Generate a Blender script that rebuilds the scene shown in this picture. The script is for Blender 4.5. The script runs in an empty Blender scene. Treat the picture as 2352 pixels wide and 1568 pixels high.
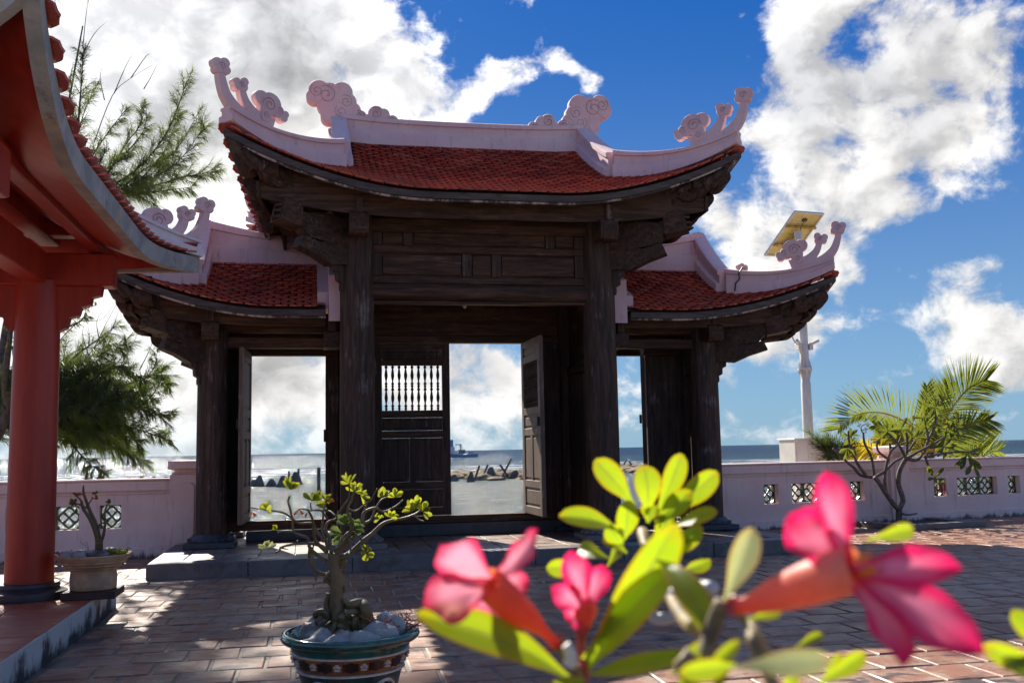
import bpy, math, random
from mathutils import Vector, Matrix, noise
R = math.radians
rnd = random.Random(11)
SC = bpy.context.scene
COL = SC.collection

# ------------------------------------------------------------------ camera
YAW, PITCH, ROLL = R(11.5), R(6.19), R(1.1)
EYE = Vector((0, 0, 1.3))
FW = Vector((math.sin(YAW) * math.cos(PITCH), math.cos(YAW) * math.cos(PITCH), math.sin(PITCH)))
_r = Vector((math.cos(YAW), -math.sin(YAW), 0)); _u = _r.cross(FW)
RT = _r * math.cos(ROLL) - _u * math.sin(ROLL)
UP = _u * math.cos(ROLL) + _r * math.sin(ROLL)
cam_data = bpy.data.cameras.new('camera'); cam = bpy.data.objects.new('camera', cam_data); COL.objects.link(cam)
cam.matrix_world = Matrix(((RT.x, UP.x, -FW.x, EYE.x), (RT.y, UP.y, -FW.y, EYE.y), (RT.z, UP.z, -FW.z, EYE.z), (0, 0, 0, 1)))
cam_data.sensor_width = 36; cam_data.lens = 35.0
cam_data.clip_start = 0.02; cam_data.clip_end = 60000
cam_data.dof.use_dof = True; cam_data.dof.focus_distance = 7.5; cam_data.dof.aperture_fstop = 8.3
SC.camera = cam
SUN_AZ, SUN_EL = R(-16), R(37.5)
SUN_DIR = Vector((math.sin(SUN_AZ) * math.cos(SUN_EL), math.cos(SUN_AZ) * math.cos(SUN_EL), math.sin(SUN_EL)))
EXPOSURE = 1.0
SC.view_settings.view_transform = 'Standard'; SC.view_settings.look = 'None'
SC.view_settings.gamma = 1; SC.view_settings.exposure = EXPOSURE; SC.view_settings.use_curve_mapping = False

FPX = 2287.0
def ray(x, y):
    return (FW * FPX + RT * (x - 1176) - UP * (y - 784))
def spot(x, y, depth):            # a point at a real distance (metres along the view)
    return EYE + ray(x, y) * (depth / FPX)
def onv(x, y, v):
    d = ray(x, y); return EYE + d * ((v - EYE.y) / d.y)
def onz(x, y, z):
    d = ray(x, y); return EYE + d * ((z - EYE.z) / d.z)

# ------------------------------------------------------------------ node helpers
class NT:
    def __init__(s, tree): s.t = tree; s.n = tree.nodes; s.l = tree.links
    def new(s, ty, **kw):
        n = s.n.new(ty)
        for k, v in kw.items(): setattr(n, k, v)
        return n
    def put(s, sock, v):
        if isinstance(v, bpy.types.NodeSocket): s.l.new(v, sock)
        else: sock.default_value = v
    def math(s, op, a, b=0.0, c=None, clamp=False):
        n = s.new('ShaderNodeMath', operation=op); n.use_clamp = clamp
        s.put(n.inputs[0], a); s.put(n.inputs[1], b)
        if c is not None: s.put(n.inputs[2], c)
        return n.outputs[0]
    def vmath(s, op, a, b=None, out=0):
        n = s.new('ShaderNodeVectorMath', operation=op); s.put(n.inputs[0], a)
        if b is not None: s.put(n.inputs[1], b)
        return n.outputs[out]
    def scale(s, v, k):
        n = s.new('ShaderNodeVectorMath', operation='MULTIPLY'); s.put(n.inputs[0], v); n.inputs[1].default_value = k; return n.outputs[0]
    def noise(s, vec, scale, detail=4, rough=.55, dist=0.0, out=0):
        n = s.new('ShaderNodeTexNoise'); s.put(n.inputs['Vector'], vec)
        n.inputs['Scale'].default_value = scale; n.inputs['Detail'].default_value = detail
        n.inputs['Roughness'].default_value = rough; n.inputs['Distortion'].default_value = dist
        return n.outputs[out]
    def ss(s, x, lo, hi, a=0.0, b=1.0):
        n = s.new('ShaderNodeMapRange', interpolation_type='SMOOTHSTEP'); s.put(n.inputs[0], x)
        n.inputs[1].default_value = lo; n.inputs[2].default_value = hi; n.inputs[3].default_value = a; n.inputs[4].default_value = b
        return n.outputs[0]
    def mix(s, f, a, b, mode='MIX'):
        n = s.new('ShaderNodeMix', data_type='RGBA', blend_type=mode)
        s.put(n.inputs[0], f)
        for i, v in ((6, a), (7, b)):
            s.put(n.inputs[i], v if isinstance(v, bpy.types.NodeSocket) else (*v[:3], 1))
        return n.outputs[2]
    def bump(s, h, strength=.3, dist=.01):
        n = s.new('ShaderNodeBump'); s.put(n.inputs['Height'], h)
        n.inputs['Strength'].default_value = strength; n.inputs['Distance'].default_value = dist; return n.outputs[0]

# ------------------------------------------------------------------ sky
world = bpy.data.worlds.new('World'); SC.world = world; world.use_nodes = True
w = NT(world.node_tree)
for n in list(w.n): w.n.remove(n)
sky = w.new('ShaderNodeTexSky', sky_type='NISHITA'); sky.sun_disc = False
sky.sun_elevation = SUN_EL; sky.sun_rotation = SUN_AZ; sky.altitude = 0; sky.air_density = 1.0; sky.dust_density = 0.6; sky.ozone_density = 3.0
geo = w.new('ShaderNodeTexCoord').outputs['Generated']
D = w.vmath('NORMALIZE', geo)
# clouds laid out by direction: (pixel x, pixel y, radius deg, weight)
BL = [(520,40,6,.34),(330,130,7,.34),(640,110,5,.30),(440,330,6,.26),(230,60,5,.34),(120,250,7,.3),(60,20,6,.3),(740,110,4,.26),(760,60,3,.2),
      (880,70,2.6,.34),(920,130,2.2,.34),(850,190,3.0,.28),(960,240,2.8,.34),(1030,270,2.2,.28),(700,200,4,.16),(560,280,5,.22),
      (1105,205,1.2,.50),(1150,160,1.0,.46),(1215,140,1.0,.44),(1285,140,1.0,.46),(1345,175,1.0,.46),(1375,205,.8,.40),(1195,215,1.0,.42),(1110,25,2.0,.24),
      (1850,60,3.6,.34),(1950,120,3.6,.34),(2060,220,3.6,.34),(2130,330,3.4,.34),(1790,250,3.2,.34),(1870,340,3.6,.36),(1940,420,3.4,.36),
      (2120,60,4,.26),(2260,60,4,.28),(2100,420,2.2,.28),(1700,450,2.6,.32),(1690,530,2.8,.30),(1890,550,3,.26),(1800,700,2.8,.22),(1690,760,2.4,.2),(1660,270,1.6,.24),
      (2060,730,2.2,.26),(2270,700,3.4,.34),(2170,790,2.2,.26),(2320,790,3,.26),(2290,250,2,.16),
      (650,880,4,.26),(720,860,2,.12),(1110,850,3.6,.28),(1070,930,3,.2),(420,880,4,.24),(1440,860,1.6,.2),(330,560,6,.2),(1700,960,2,.10),(950,880,4,.2),(700,980,4,.16)]
CLEAR = [(1560,330,7,-.22),(1500,130,6,-.3),(1330,420,4,-.2),(2300,400,4,-.22),(2330,560,4,-.2),(1720,130,2.6,-.24),(2260,950,5,-.2),(1980,900,4,-.2),(1150,75,2.2,-.34),(1250,240,1.6,-.2),(1170,300,2.4,-.34),(1075,130,1.5,-.28),(1450,230,3,-.2)]
acc = None
for x, y, rad, wt in BL + CLEAR:
    c = ray(x, y).normalized(); k = 2.0 / R(rad) ** 2
    dt = w.vmath('DOT_PRODUCT', D, tuple(c), out=1)
    e = w.math('MULTIPLY', w.math('EXPONENT', w.math('MULTIPLY', w.math('SUBTRACT', dt, 1.0), k)), wt)
    acc = e if acc is None else w.math('ADD', acc, e)
sep = w.new('ShaderNodeSeparateXYZ'); w.l.new(D, sep.inputs[0])
div = w.scale(D, (2.5, 2.5, 3.1))
warp = w.noise(div, 4.0, 3, .5, out=1)
P = w.vmath('ADD', div, w.scale(w.vmath('SUBTRACT', warp, (.5, .5, .5)), (.12, .12, .12)))
fb = w.noise(P, 5.6, 10, .60)
fb2 = w.noise(P, 2.1, 5, .5)
accc = w.math('MINIMUM', w.math('MULTIPLY', acc, .62), .24)
dens = w.math('ADD', w.math('ADD', w.math('MULTIPLY', fb, 1.35), w.math('MULTIPLY', fb2, .35)), w.math('SUBTRACT', accc, .315))
low = w.ss(sep.outputs[2], .0, .10, .0, 1.0)
SOLID = [(120,120,9,.9),(380,60,6,.8),(600,150,4.5,.7),(420,420,7,.75),(240,680,8,.8),(330,940,6,.5),(650,900,4.5,.48),(1110,860,3.2,.42)]
GREY = [(600,100,3.6,.8),(720,190,2.6,.6),(430,330,3.0,.5),(560,330,2.5,.4),(560,820,2.6,.45),(680,850,2.4,.5),(460,880,2.5,.4),(1090,800,2.0,.3),(1170,850,1.5,.3)]
def field(lst):
    a = None
    for x, y, rad, wt in lst:
        dt = w.vmath('DOT_PRODUCT', D, tuple(ray(x, y).normalized()), out=1)
        e = w.math('MULTIPLY', w.math('EXPONENT', w.math('MULTIPLY', w.math('SUBTRACT', dt, 1.0), 2.0/R(rad)**2)), wt)
        a = e if a is None else w.math('ADD', a, e)
    return a
solid = w.ss(w.math('ADD', field(SOLID), w.math('MULTIPLY', w.math('SUBTRACT', fb, .5), 1.3)), .28, .62)
greyf = w.math('MINIMUM', w.math('MULTIPLY', field(GREY), w.ss(fb2, .35, .6, .5, 1.15)), .85)
alpha = w.math('MULTIPLY', w.math('MAXIMUM', solid, w.ss(dens, .54, .78)), w.ss(sep.outputs[2], -.01, .05, .45, 1.0))
# light through the cloud: thin edges glow, thick cores go grey, brighter near the sun
sd = w.vmath('DOT_PRODUCT', D, tuple(SUN_DIR), out=1)
near = w.math('POWER', w.math('MAXIMUM', sd, 0.0), 7.0)
core = w.ss(w.math('ADD', w.math('MULTIPLY', w.noise(P, 3.4, 6, .55), .9), w.math('MULTIPLY', acc, .25)), .50, .74)
bright = w.math('ADD', 5.0, w.math('MULTIPLY', near, 7.0))
shadeamt = w.math('SUBTRACT', 1.0, w.math('MULTIPLY', core, w.math('ADD', .26, w.math('MULTIPLY', near, .16))))
Ss = Vector((SUN_DIR.x*2.5, SUN_DIR.y*2.5, SUN_DIR.z*3.1))
tosun = w.vmath('NORMALIZE', w.vmath('SUBTRACT', tuple(Ss), P))
fbs = w.noise(w.vmath('ADD', P, w.scale(tosun, (.055, .055, .055))), 5.6, 6, .55)
rel = w.ss(w.math('SUBTRACT', w.noise(P, 5.6, 6, .55), fbs), -.12, .12, .78, 1.16)
lum = w.math('MULTIPLY', w.math('MULTIPLY', w.math('MULTIPLY', bright, rel), shadeamt), w.math('SUBTRACT', 1.0, w.math('MULTIPLY', greyf, .62)))
tint = w.mix(core, (1.0, .985, .965), (.94, .945, .975))
ccol = w.vmath('MULTIPLY', tint, None); cc = w.new('ShaderNodeCombineXYZ')
for i in range(3): w.l.new(lum, cc.inputs[i])
w.l.new(cc.outputs[0], ccol.node.inputs[1])
hs = w.new('ShaderNodeHueSaturation'); hs.inputs['Saturation'].default_value = 1.35; hs.inputs['Value'].default_value = .9
w.l.new(sky.outputs[0], hs.inputs['Color'])
grad = w.mix(w.math('POWER', w.ss(sep.outputs[2], -.12, .46), .8), (1.9, 3.1, 4.0), (.05, .66, 2.6))
skyc = w.mix(.82, w.mix(1.0, hs.outputs[0], (.35, .55, .80), 'MULTIPLY'), grad)
fin = w.mix(alpha, skyc, ccol)
bg = w.new('ShaderNodeBackground'); bg.inputs['Strength'].default_value = .09
w.l.new(fin, bg.inputs['Color'])
wo = w.new('ShaderNodeOutputWorld'); w.l.new(bg.outputs[0], wo.inputs['Surface'])

sl = bpy.data.lights.new('sun', 'SUN'); sl.energy = 4.8; sl.angle = R(.5); sl.color = (1.0, .93, .82)
so = bpy.data.objects.new('sun', sl); COL.objects.link(so); so.location = (0, 0, 40)
so.rotation_euler = (-SUN_DIR).to_track_quat('-Z', 'Y').to_euler()

# ------------------------------------------------------------------ materials
MATS = {}
def mat(name):
    m = bpy.data.materials.new(name); m.use_nodes = True; t = NT(m.node_tree)
    b = t.n['Principled BSDF']; MATS[name] = m
    return m, t, b
def pos(t, k=(1, 1, 1)):
    return t.scale(t.new('ShaderNodeNewGeometry').outputs['Position'], k)
def island(t): return t.new('ShaderNodeNewGeometry').outputs['Random Per Island']

def wood(name, k, dark, mid, pale, wear, rough=.55):
    m, t, b = mat(name); p = pos(t, k)
    g = t.noise(p, 6, 6, .65, .6); g2 = t.noise(pos(t), 2.3, 4, .6)
    c = t.mix(t.ss(g, .35, .7), dark, mid)
    c = t.mix(t.ss(t.math('ADD', t.math('MULTIPLY', t.noise(p, 9, 8, .7), .6), t.math('MULTIPLY', g2, .5)), .60, .72, 0, wear), c, pale)
    crack = t.ss(t.noise(t.scale(p, (1, 1, 1)), 16, 3, .5), .62, .68)
    c = t.mix(t.math('MULTIPLY', crack, .5), c, (.008, .006, .005))
    t.put(b.inputs['Base Color'], c); t.put(b.inputs['Roughness'], t.ss(g, .3, .7, rough - .1, rough + .15))
    b.inputs['Specular IOR Level'].default_value = .22
    t.put(b.inputs['Normal'], t.bump(t.math('SUBTRACT', g, crack), .5, .006)); return m
WV = wood('wood_vertical', (3, 3, .25), (.036, .022, .016), (.100, .062, .045), (.24, .19, .175), .8, .65)
WH = wood('wood_horizontal', (.25, 3, 3), (.040, .021, .013), (.125, .068, .043), (.21, .15, .125), .5, .65)
WD = wood('wood_depthwise', (3, .25, 3), (.034, .019, .013), (.100, .057, .038), (.22, .165, .145), .5, .65)
WL = wood('wood_weathered', (3, 3, .25), (.11, .075, .055), (.20, .145, .11), (.34, .28, .24), .6, .6)

def plaster(name, a, c2, dirt=.25, low=None):
    m, t, b = mat(name); p = pos(t)
    n1 = t.noise(p, 1.6, 5, .6); n2 = t.noise(p, 9, 6, .7)
    c = t.mix(t.ss(n1, .35, .68), a, c2)
    c = t.mix(t.ss(t.noise(t.scale(p, (5, 5, .7)), 2.2, 7, .72), .53, .74, 0, dirt), c, (.30, .235, .23)); c = t.mix(t.ss(t.noise(p, 5.5, 8, .76), .64, .72, 0, dirt*1.1), c, (.12, .10, .10))
    if low is not None:
        sz = t.new('ShaderNodeSeparateXYZ'); t.l.new(p, sz.inputs[0])
        edge = t.math('ADD', sz.outputs[2], t.math('MULTIPLY', t.math('SUBTRACT', t.noise(t.scale(p, (3, 3, 1)), 2.2, 6, .7), .5), -.34))
        c = t.mix(t.ss(edge, low, low + .07, .9, 0), c, (.045, .042, .04))
    t.put(b.inputs['Base Color'], c); b.inputs['Roughness'].default_value = .8
    t.put(b.inputs['Normal'], t.bump(n2, .25, .006)); return m
PINK = plaster('pink_plaster', (.67, .445, .45), (.73, .53, .51), .60)
WALLP = plaster('pink_wall_plaster', (.75, .53, .48), (.80, .62, .56), .60, .0)
def simple(name, col, rough=.5, metal=0, coat=0, var=.25, sc=8):
    m, t, b = mat(name); n = t.noise(pos(t), sc, 5, .6)
    c = t.mix(t.ss(n, .35, .7), [x * (1 - var) for x in col], [min(1, x * (1 + var)) for x in col])
    t.put(b.inputs['Base Color'], c); b.inputs['Roughness'].default_value = rough; b.inputs['Metallic'].default_value = metal
    b.inputs['Coat Weight'].default_value = coat; t.put(b.inputs['Normal'], t.bump(n, .12, .004)); return m
def tilemat():
    m, t, b = mat('red_roof_tile'); r = island(t); p = pos(t)
    r2_ = t.math('FRACT', t.math('MULTIPLY', r, 17.31)); c = t.mix(r, (.31, .036, .026), (.50, .095, .055)); c = t.mix(t.ss(r2_, .80, .95, 0, .6), c, (.14, .028, .022)); c = t.mix(t.ss(r2_, .12, .02, 0, .5), c, (.50, .17, .11))
    c = t.mix(t.ss(t.noise(p, 14, 5, .65), .55, .8, 0, .5), c, (.10, .02, .018))
    c = t.mix(t.ss(t.noise(p, 1.1, 4, .6), .52, .75, 0, .35), c, (.13, .03, .026))
    t.put(b.inputs['Base Color'], c); t.put(b.inputs['Roughness'], t.ss(t.noise(p, 30, 3), .3, .7, .18, .38))
    b.inputs['Specular IOR Level'].default_value = .55
    t.put(b.inputs['Normal'], t.bump(t.noise(p, 40, 3), .2, .003)); return m
TILE = tilemat()
BED = simple('tile_bedding', (.06, .03, .026), .9)
FASC = wood('fascia_wood', (.3, .3, 3), (.06, .045, .038), (.125, .098, .08), (.2, .18, .17), .3, .6)
def peel():
    m, t, b = mat('peeling_white_strip'); p = pos(t)
    f = t.ss(t.noise(t.scale(p, (1, 1, .3)), 4, 6, .75), .47, .56)
    c = t.mix(f, (.07, .06, .055), (.52, .46, .45)); t.put(b.inputs['Base Color'], c); b.inputs['Roughness'].default_value = .8; return m
PEEL = peel()
def brickmat(name, a, b2, palec, pale, dark):
    m, t, b = mat(name); r = island(t); p = pos(t)
    off = t.vmath('ADD', p, None); cb = t.new('ShaderNodeCombineXYZ')
    for i in range(3): t.put(cb.inputs[i], t.math('MULTIPLY', r, 40.0 + 13 * i))
    t.l.new(cb.outputs[0], off.node.inputs[1])
    c = t.mix(r, a, b2)
    n = t.noise(off, 5.5, 7, .66, .5); big = t.noise(p, .55, 4, .6)
    c = t.mix(t.ss(t.math('ADD', n, t.math('MULTIPLY', t.math('SUBTRACT', big, .5), .5)), .47, .60, 0, pale), c, palec)
    n3 = t.noise(t.scale(p, (1, 1.6, 1)), 2.6, 6, .66)
    c = t.mix(t.ss(t.math('ADD', n3, t.math('MULTIPLY', t.math('SUBTRACT', r, .5), .14)), .53, .64, 0, dark), c, (.050, .036, .031))
    fine = t.noise(p, 60, 4, .7); c = t.mix(t.ss(fine, .3, .8, .0, .35), c, (.12, .07, .055))
    t.put(b.inputs['Base Color'], c)
    t.put(b.inputs['Roughness'], t.ss(n3, .4, .66, .62, .36))
    t.put(b.inputs['Normal'], t.bump(t.math('ADD', fine, t.math('MULTIPLY', n, 1.5)), .35, .006)); return m
BRICK = brickmat('terracotta_paver', (.235, .085, .040), (.33, .145, .078), (.40, .28, .195), .72, .95)
FLOORT = brickmat('platform_tile', (.20, .12, .085), (.27, .17, .12), (.36, .29, .23), .6, .5)
PAVT = brickmat('pavilion_tile', (.40, .085, .035), (.48, .13, .055), (.46, .22, .14), .2, .12)
MORTAR = brickmat('mortar', (.13, .10, .08), (.19, .155, .115), (.25, .22, .17), .3, .9)
STONE = brickmat('grey_stone', (.115, .103, .098), (.165, .15, .143), (.24, .22, .21), .35, .6)
def redpaint():
    m, t, b = mat('red_paint'); p = pos(t); n = t.noise(t.scale(p, (3, 3, .4)), 3, 6, .65)
    c = t.mix(t.ss(n, .3, .75), (.29, .018, .008), (.42, .036, .013)); c = t.mix(t.ss(t.noise(t.scale(p, (6, 6, .7)), 4, 6, .75), .58, .75, 0, .35), c, (.46, .10, .055)); c = t.mix(t.ss(t.noise(p, 22, 5, .7), .62, .8, 0, .5), c, (.20, .035, .025))
    t.put(b.inputs['Base Color'], c); b.inputs['Roughness'].default_value = .42; t.put(b.inputs['Normal'], t.bump(n, .12, .01)); return m
RED = redpaint()
def conc():
    m, t, b = mat('stained_concrete'); p = pos(t); n = t.noise(p, 3.2, 7, .7)
    c = t.mix(t.ss(n, .38, .62), (.27, .275, .265), (.42, .41, .38)); c = t.mix(t.ss(t.noise(t.scale(p, (1, 1, 1)), 4.5, 5, .6), .55, .68, 0, .8), c, (.42, .33, .20))
    c = t.mix(t.ss(t.noise(p, 2.1, 6, .72), .60, .72, 0, .8), c, (.05, .048, .045)); t.put(b.inputs['Base Color'], c); b.inputs['Roughness'].default_value = .85
    t.put(b.inputs['Normal'], t.bump(n, .4, .01)); return m
CONC = conc()
GROOVE = simple('shaded_plaster_groove', (.50, .33, .335), .9, 0, 0, .2, 20)  # darker plaster tone: groove shade painted onto the raised curl lines
def kerbm():
    m, t, b = mat('stained_render'); p = pos(t); sz = t.new('ShaderNodeSeparateXYZ'); t.l.new(p, sz.inputs[0])
    e = t.math('SUBTRACT', sz.outputs[2], t.math('MULTIPLY', t.ss(t.noise(t.scale(p, (2.5, 2.5, 2.0)), 1.5, 7, .7), .38, .72), .19))
    c = t.mix(t.ss(e, -.06, .09), (.035, .034, .032), (.50, .49, .45)); t.put(b.inputs['Base Color'], c); b.inputs['Roughness'].default_value = .85
    t.put(b.inputs['Normal'], t.bump(t.noise(p, 20, 6, .7), .3, .01)); return m
KERB = kerbm()
GREENC = simple('green_glazed_ceramic', (.035, .060, .030), .3, 0, .4, .5)
DARKSTONE = simple('dark_stone', (.045, .045, .052), .5)
METALW = simple('white_painted_steel', (.62, .61, .57), .45, 0, .1, .08, 3)
RUST = simple('rusty_yellow_steel', (.42, .27, .06), .6, 0, 0, .45, 12)
def panelback():
    m, t, b = mat('solar_panel_back'); c = t.mix(t.ss(t.noise(pos(t), 3, 4), .35, .7), (.60, .47, .13), (.75, .62, .25))
    t.put(b.inputs['Base Color'], c); b.inputs['Roughness'].default_value = .5; return m
PBACK = panelback()
CELL = simple('solar_cell', (.01, .015, .05), .15, 0, .5)
BLACK = simple('black_plastic', (.015, .015, .016), .5)
CABLE = simple('grey_cable', (.45, .45, .45), .5)
BARK = simple('casuarina_bark', (.075, .060, .050), .9, 0, 0, .4, 14)
BARKF = simple('frangipani_bark', (.15, .115, .090), .8, 0, 0, .45, 18)
BARKB = brickmat('bonsai_bark', (.115, .088, .030), (.13, .098, .036), (.26, .22, .13), .30, .45)
CORAL = brickmat('coral_stone', (.30, .28, .25), (.40, .375, .34), (.52, .50, .46), .5, .75)
TERRA = simple('cream_terracotta', (.52, .34, .20), .6, 0, 0, .3, 6)
SOIL = simple('potting_soil', (.05, .038, .028), .95, 0, 0, .4, 30)
REDM = simple('red_succulent', (.42, .09, .06), .5, 0, 0, .4, 30)
BLUEH = simple('blue_hull', (.16, .24, .38), .5, 0, 0, .1, 1)
SHIPG = simple('ship_grey', (.22, .22, .22), .6)
SHIPW = simple('ship_white', (.7, .72, .74), .5)
CONCD = simple('sea_concrete', (.10, .098, .09), .9, 0, 0, .4, 2)
REEF = simple('reef_rock', (.20, .15, .085), .95, 0, 0, .5, 1.5)
SAND = simple('sand', (.40, .33, .24), .95, 0, 0, .25, 2)
GLASS = simple('bulb_glass', (.75, .72, .65), .15, 0, .5)
BONEW = simple('white_petal', (.78, .76, .70), .5)

def leafm(name, base, edge, trans, tw=.5, rough=.35, rib=None, spec=.5, uvx=True):
    m, t, b = mat(name)
    uv = t.new('ShaderNodeUVMap').outputs[0]; s = t.new('ShaderNodeSeparateXYZ'); t.l.new(uv, s.inputs[0])
    d = t.math('ABSOLUTE', t.math('SUBTRACT', s.outputs[0], .5))
    n = t.noise(pos(t), 22, 4, .6)
    rim = t.ss(t.math('ADD', d, t.math('MULTIPLY', t.math('SUBTRACT', n, .5), .14)), .33, .5)
    rim = t.math('MAXIMUM', rim, t.ss(t.math('ADD', s.outputs[1], t.math('MULTIPLY', t.math('SUBTRACT', n, .5), .2)), .86, 1.0, 0, .8))
    c = t.mix(rim, base, edge); ct = t.mix(rim, trans, [min(1, x * y) for x, y in zip(trans, (1.3, .72, .3))])
    if rib:
        f = t.ss(d, .015, .045, 1, 0); c = t.mix(f, c, rib); ct = t.mix(f, ct, [x * .8 for x in rib])
    cu = t.new('ShaderNodeCombineXYZ'); t.put(cu.inputs[0], t.math('MULTIPLY', d, 5.0)); t.put(cu.inputs[1], t.math('SUBTRACT', t.math('MULTIPLY', s.outputs[1], 26.0), t.math('MULTIPLY', d, 16.0)))
    vein = t.noise(cu.outputs[0], 1.0, 3, .5); spots = t.ss(t.noise(pos(t), 190, 3, .6), .68, .76, 0, .5); spots2 = t.ss(t.noise(pos(t), 34, 4, .6), .45, .75, 0, .35)
    c = t.mix(spots, t.mix(t.ss(vein, .4, .7, 0, .3), c, [x*.55 for x in base]), (.10, .055, .02)); ct = t.mix(spots, t.mix(spots2, t.mix(t.ss(vein, .4, .7, 0, .3), ct, [x*.6 for x in trans]), [trans[0]*.55, trans[1]*.75, trans[2]*.5]), (.2, .10, .02))
    t.put(b.inputs['Normal'], t.bump(vein, .25, .002))
    t.put(b.inputs['Base Color'], c); b.inputs['Roughness'].default_value = rough; b.inputs['Specular IOR Level'].default_value = spec
    tr = t.new('ShaderNodeBsdfTranslucent'); t.put(tr.inputs[0], ct)
    mx = t.new('ShaderNodeMixShader'); mx.inputs[0].default_value = tw
    t.l.new(b.outputs[0], mx.inputs[1]); t.l.new(tr.outputs[0], mx.inputs[2])
    t.l.new(mx.outputs[0], t.n['Material Output'].inputs['Surface']); return m
LEAFA = leafm('adenium_leaf', (.075, .125, .012), (.42, .18, .02), (.44, .58, .015), .60, .32, (.30, .34, .05))
LEAFP = leafm('adenium_leaf_pale', (.26, .34, .16), (.50, .46, .22), (.55, .60, .25), .4, .25, (.5, .5, .3))
LEAFB = leafm('bonsai_leaf', (.06, .12, .015), (.18, .16, .02), (.50, .58, .04), .5, .25, (.2, .26, .08))
LEAFG = leafm('bonsai_leaf_glossy', (.05, .12, .04), (.08, .14, .05), (.30, .42, .08), .3, .14, (.3, .36, .2), .8)
LEAFF = leafm('frangipani_leaf', (.025, .055, .016), (.05, .07, .02), (.28, .34, .03), .35, .3, (.12, .15, .06))
PALM = leafm('palm_leaflet', (.05, .085, .015), (.10, .10, .02), (.36, .42, .05), .45, .3)
PALMY = leafm('palm_leaflet_yellow', (.32, .24, .02), (.36, .22, .02), (.70, .55, .04), .5, .4)
NEEDLE = leafm('casuarina_needle', (.035, .050, .018), (.045, .05, .02), (.20, .26, .05), .4, .5)
NEEDLEG = leafm('casuarina_needle_fresh', (.030, .050, .016), (.04, .055, .02), (.17, .23, .04), .38, .5)
DRYLEAF = leafm('dry_leaf', (.20, .07, .03), (.22, .08, .03), (.45, .12, .03), .4, .6)
def petalm():
    m, t, b = mat('pink_petal'); uv = t.new('ShaderNodeUVMap').outputs[0]; s = t.new('ShaderNodeSeparateXYZ'); t.l.new(uv, s.inputs[0])
    d = t.math('ABSOLUTE', t.math('SUBTRACT', s.outputs[0], .5)); n = t.noise(pos(t), 40, 4, .6)
    e = t.math('MAXIMUM', t.ss(t.math('ADD', d, t.math('MULTIPLY', t.math('SUBTRACT', n, .5), .2)), .22, .5), t.ss(s.outputs[1], .62, 1.0))
    c = t.mix(e, (.80, .22, .34), (.62, .018, .095)); c = t.mix(t.ss(s.outputs[1], .02, .22, 1, 0), c, (.80, .20, .03))
    vc = t.new('ShaderNodeCombineXYZ'); t.put(vc.inputs[0], t.math('MULTIPLY', s.outputs[0], 26.0)); t.put(vc.inputs[1], t.math('MULTIPLY', s.outputs[1], 2.2)); vn = t.noise(vc.outputs[0], 1.0, 4, .6)
    c = t.mix(t.ss(vn, .45, .75, 0, .45), c, (.45, .008, .06)); t.put(b.inputs['Normal'], t.bump(vn, .5, .003)); t.put(b.inputs['Base Color'], c); b.inputs['Roughness'].default_value = .5
    tr = t.new('ShaderNodeBsdfTranslucent'); t.put(tr.inputs[0], t.mix(e, (.95, .36, .46), (.85, .03, .13)))
    mx = t.new('ShaderNodeMixShader'); mx.inputs[0].default_value = .5
    t.l.new(b.outputs[0], mx.inputs[1]); t.l.new(tr.outputs[0], mx.inputs[2]); t.l.new(mx.outputs[0], t.n['Material Output'].inputs['Surface']); return m
PETAL = petalm()
def petal2():
    m, t, b = mat('deep_pink_petal'); uv = t.new('ShaderNodeUVMap').outputs[0]; s = t.new('ShaderNodeSeparateXYZ'); t.l.new(uv, s.inputs[0])
    d = t.math('ABSOLUTE', t.math('SUBTRACT', s.outputs[0], .5)); n = t.noise(pos(t), 45, 5, .6); n2 = t.noise(pos(t), 90, 3, .5)
    e = t.math('MAXIMUM', t.ss(t.math('ADD', d, t.math('MULTIPLY', t.math('SUBTRACT', n, .5), .35)), .10, .42), t.ss(s.outputs[1], .50, .95))
    c = t.mix(e, (.85, .25, .42), (.70, .015, .14)); c = t.mix(t.ss(s.outputs[1], .02, .24, 1, 0), c, (.80, .16, .02))
    vc = t.new('ShaderNodeCombineXYZ'); t.put(vc.inputs[0], t.math('MULTIPLY', s.outputs[0], 26.0)); t.put(vc.inputs[1], t.math('MULTIPLY', s.outputs[1], 2.2)); vn = t.noise(vc.outputs[0], 1.0, 4, .6)
    c = t.mix(t.ss(vn, .45, .75, 0, .45), c, (.45, .008, .06)); t.put(b.inputs['Normal'], t.bump(vn, .5, .003)); t.put(b.inputs['Base Color'], c); b.inputs['Roughness'].default_value = .45
    tr = t.new('ShaderNodeBsdfTranslucent'); t.put(tr.inputs[0], t.mix(e, (1.0, .30, .46), (.95, .02, .15)))
    mx = t.new('ShaderNodeMixShader'); mx.inputs[0].default_value = .5
    t.l.new(b.outputs[0], mx.inputs[1]); t.l.new(tr.outputs[0], mx.inputs[2]); t.l.new(mx.outputs[0], t.n['Material Output'].inputs['Surface']); return m
PETALD = petal2()
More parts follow.
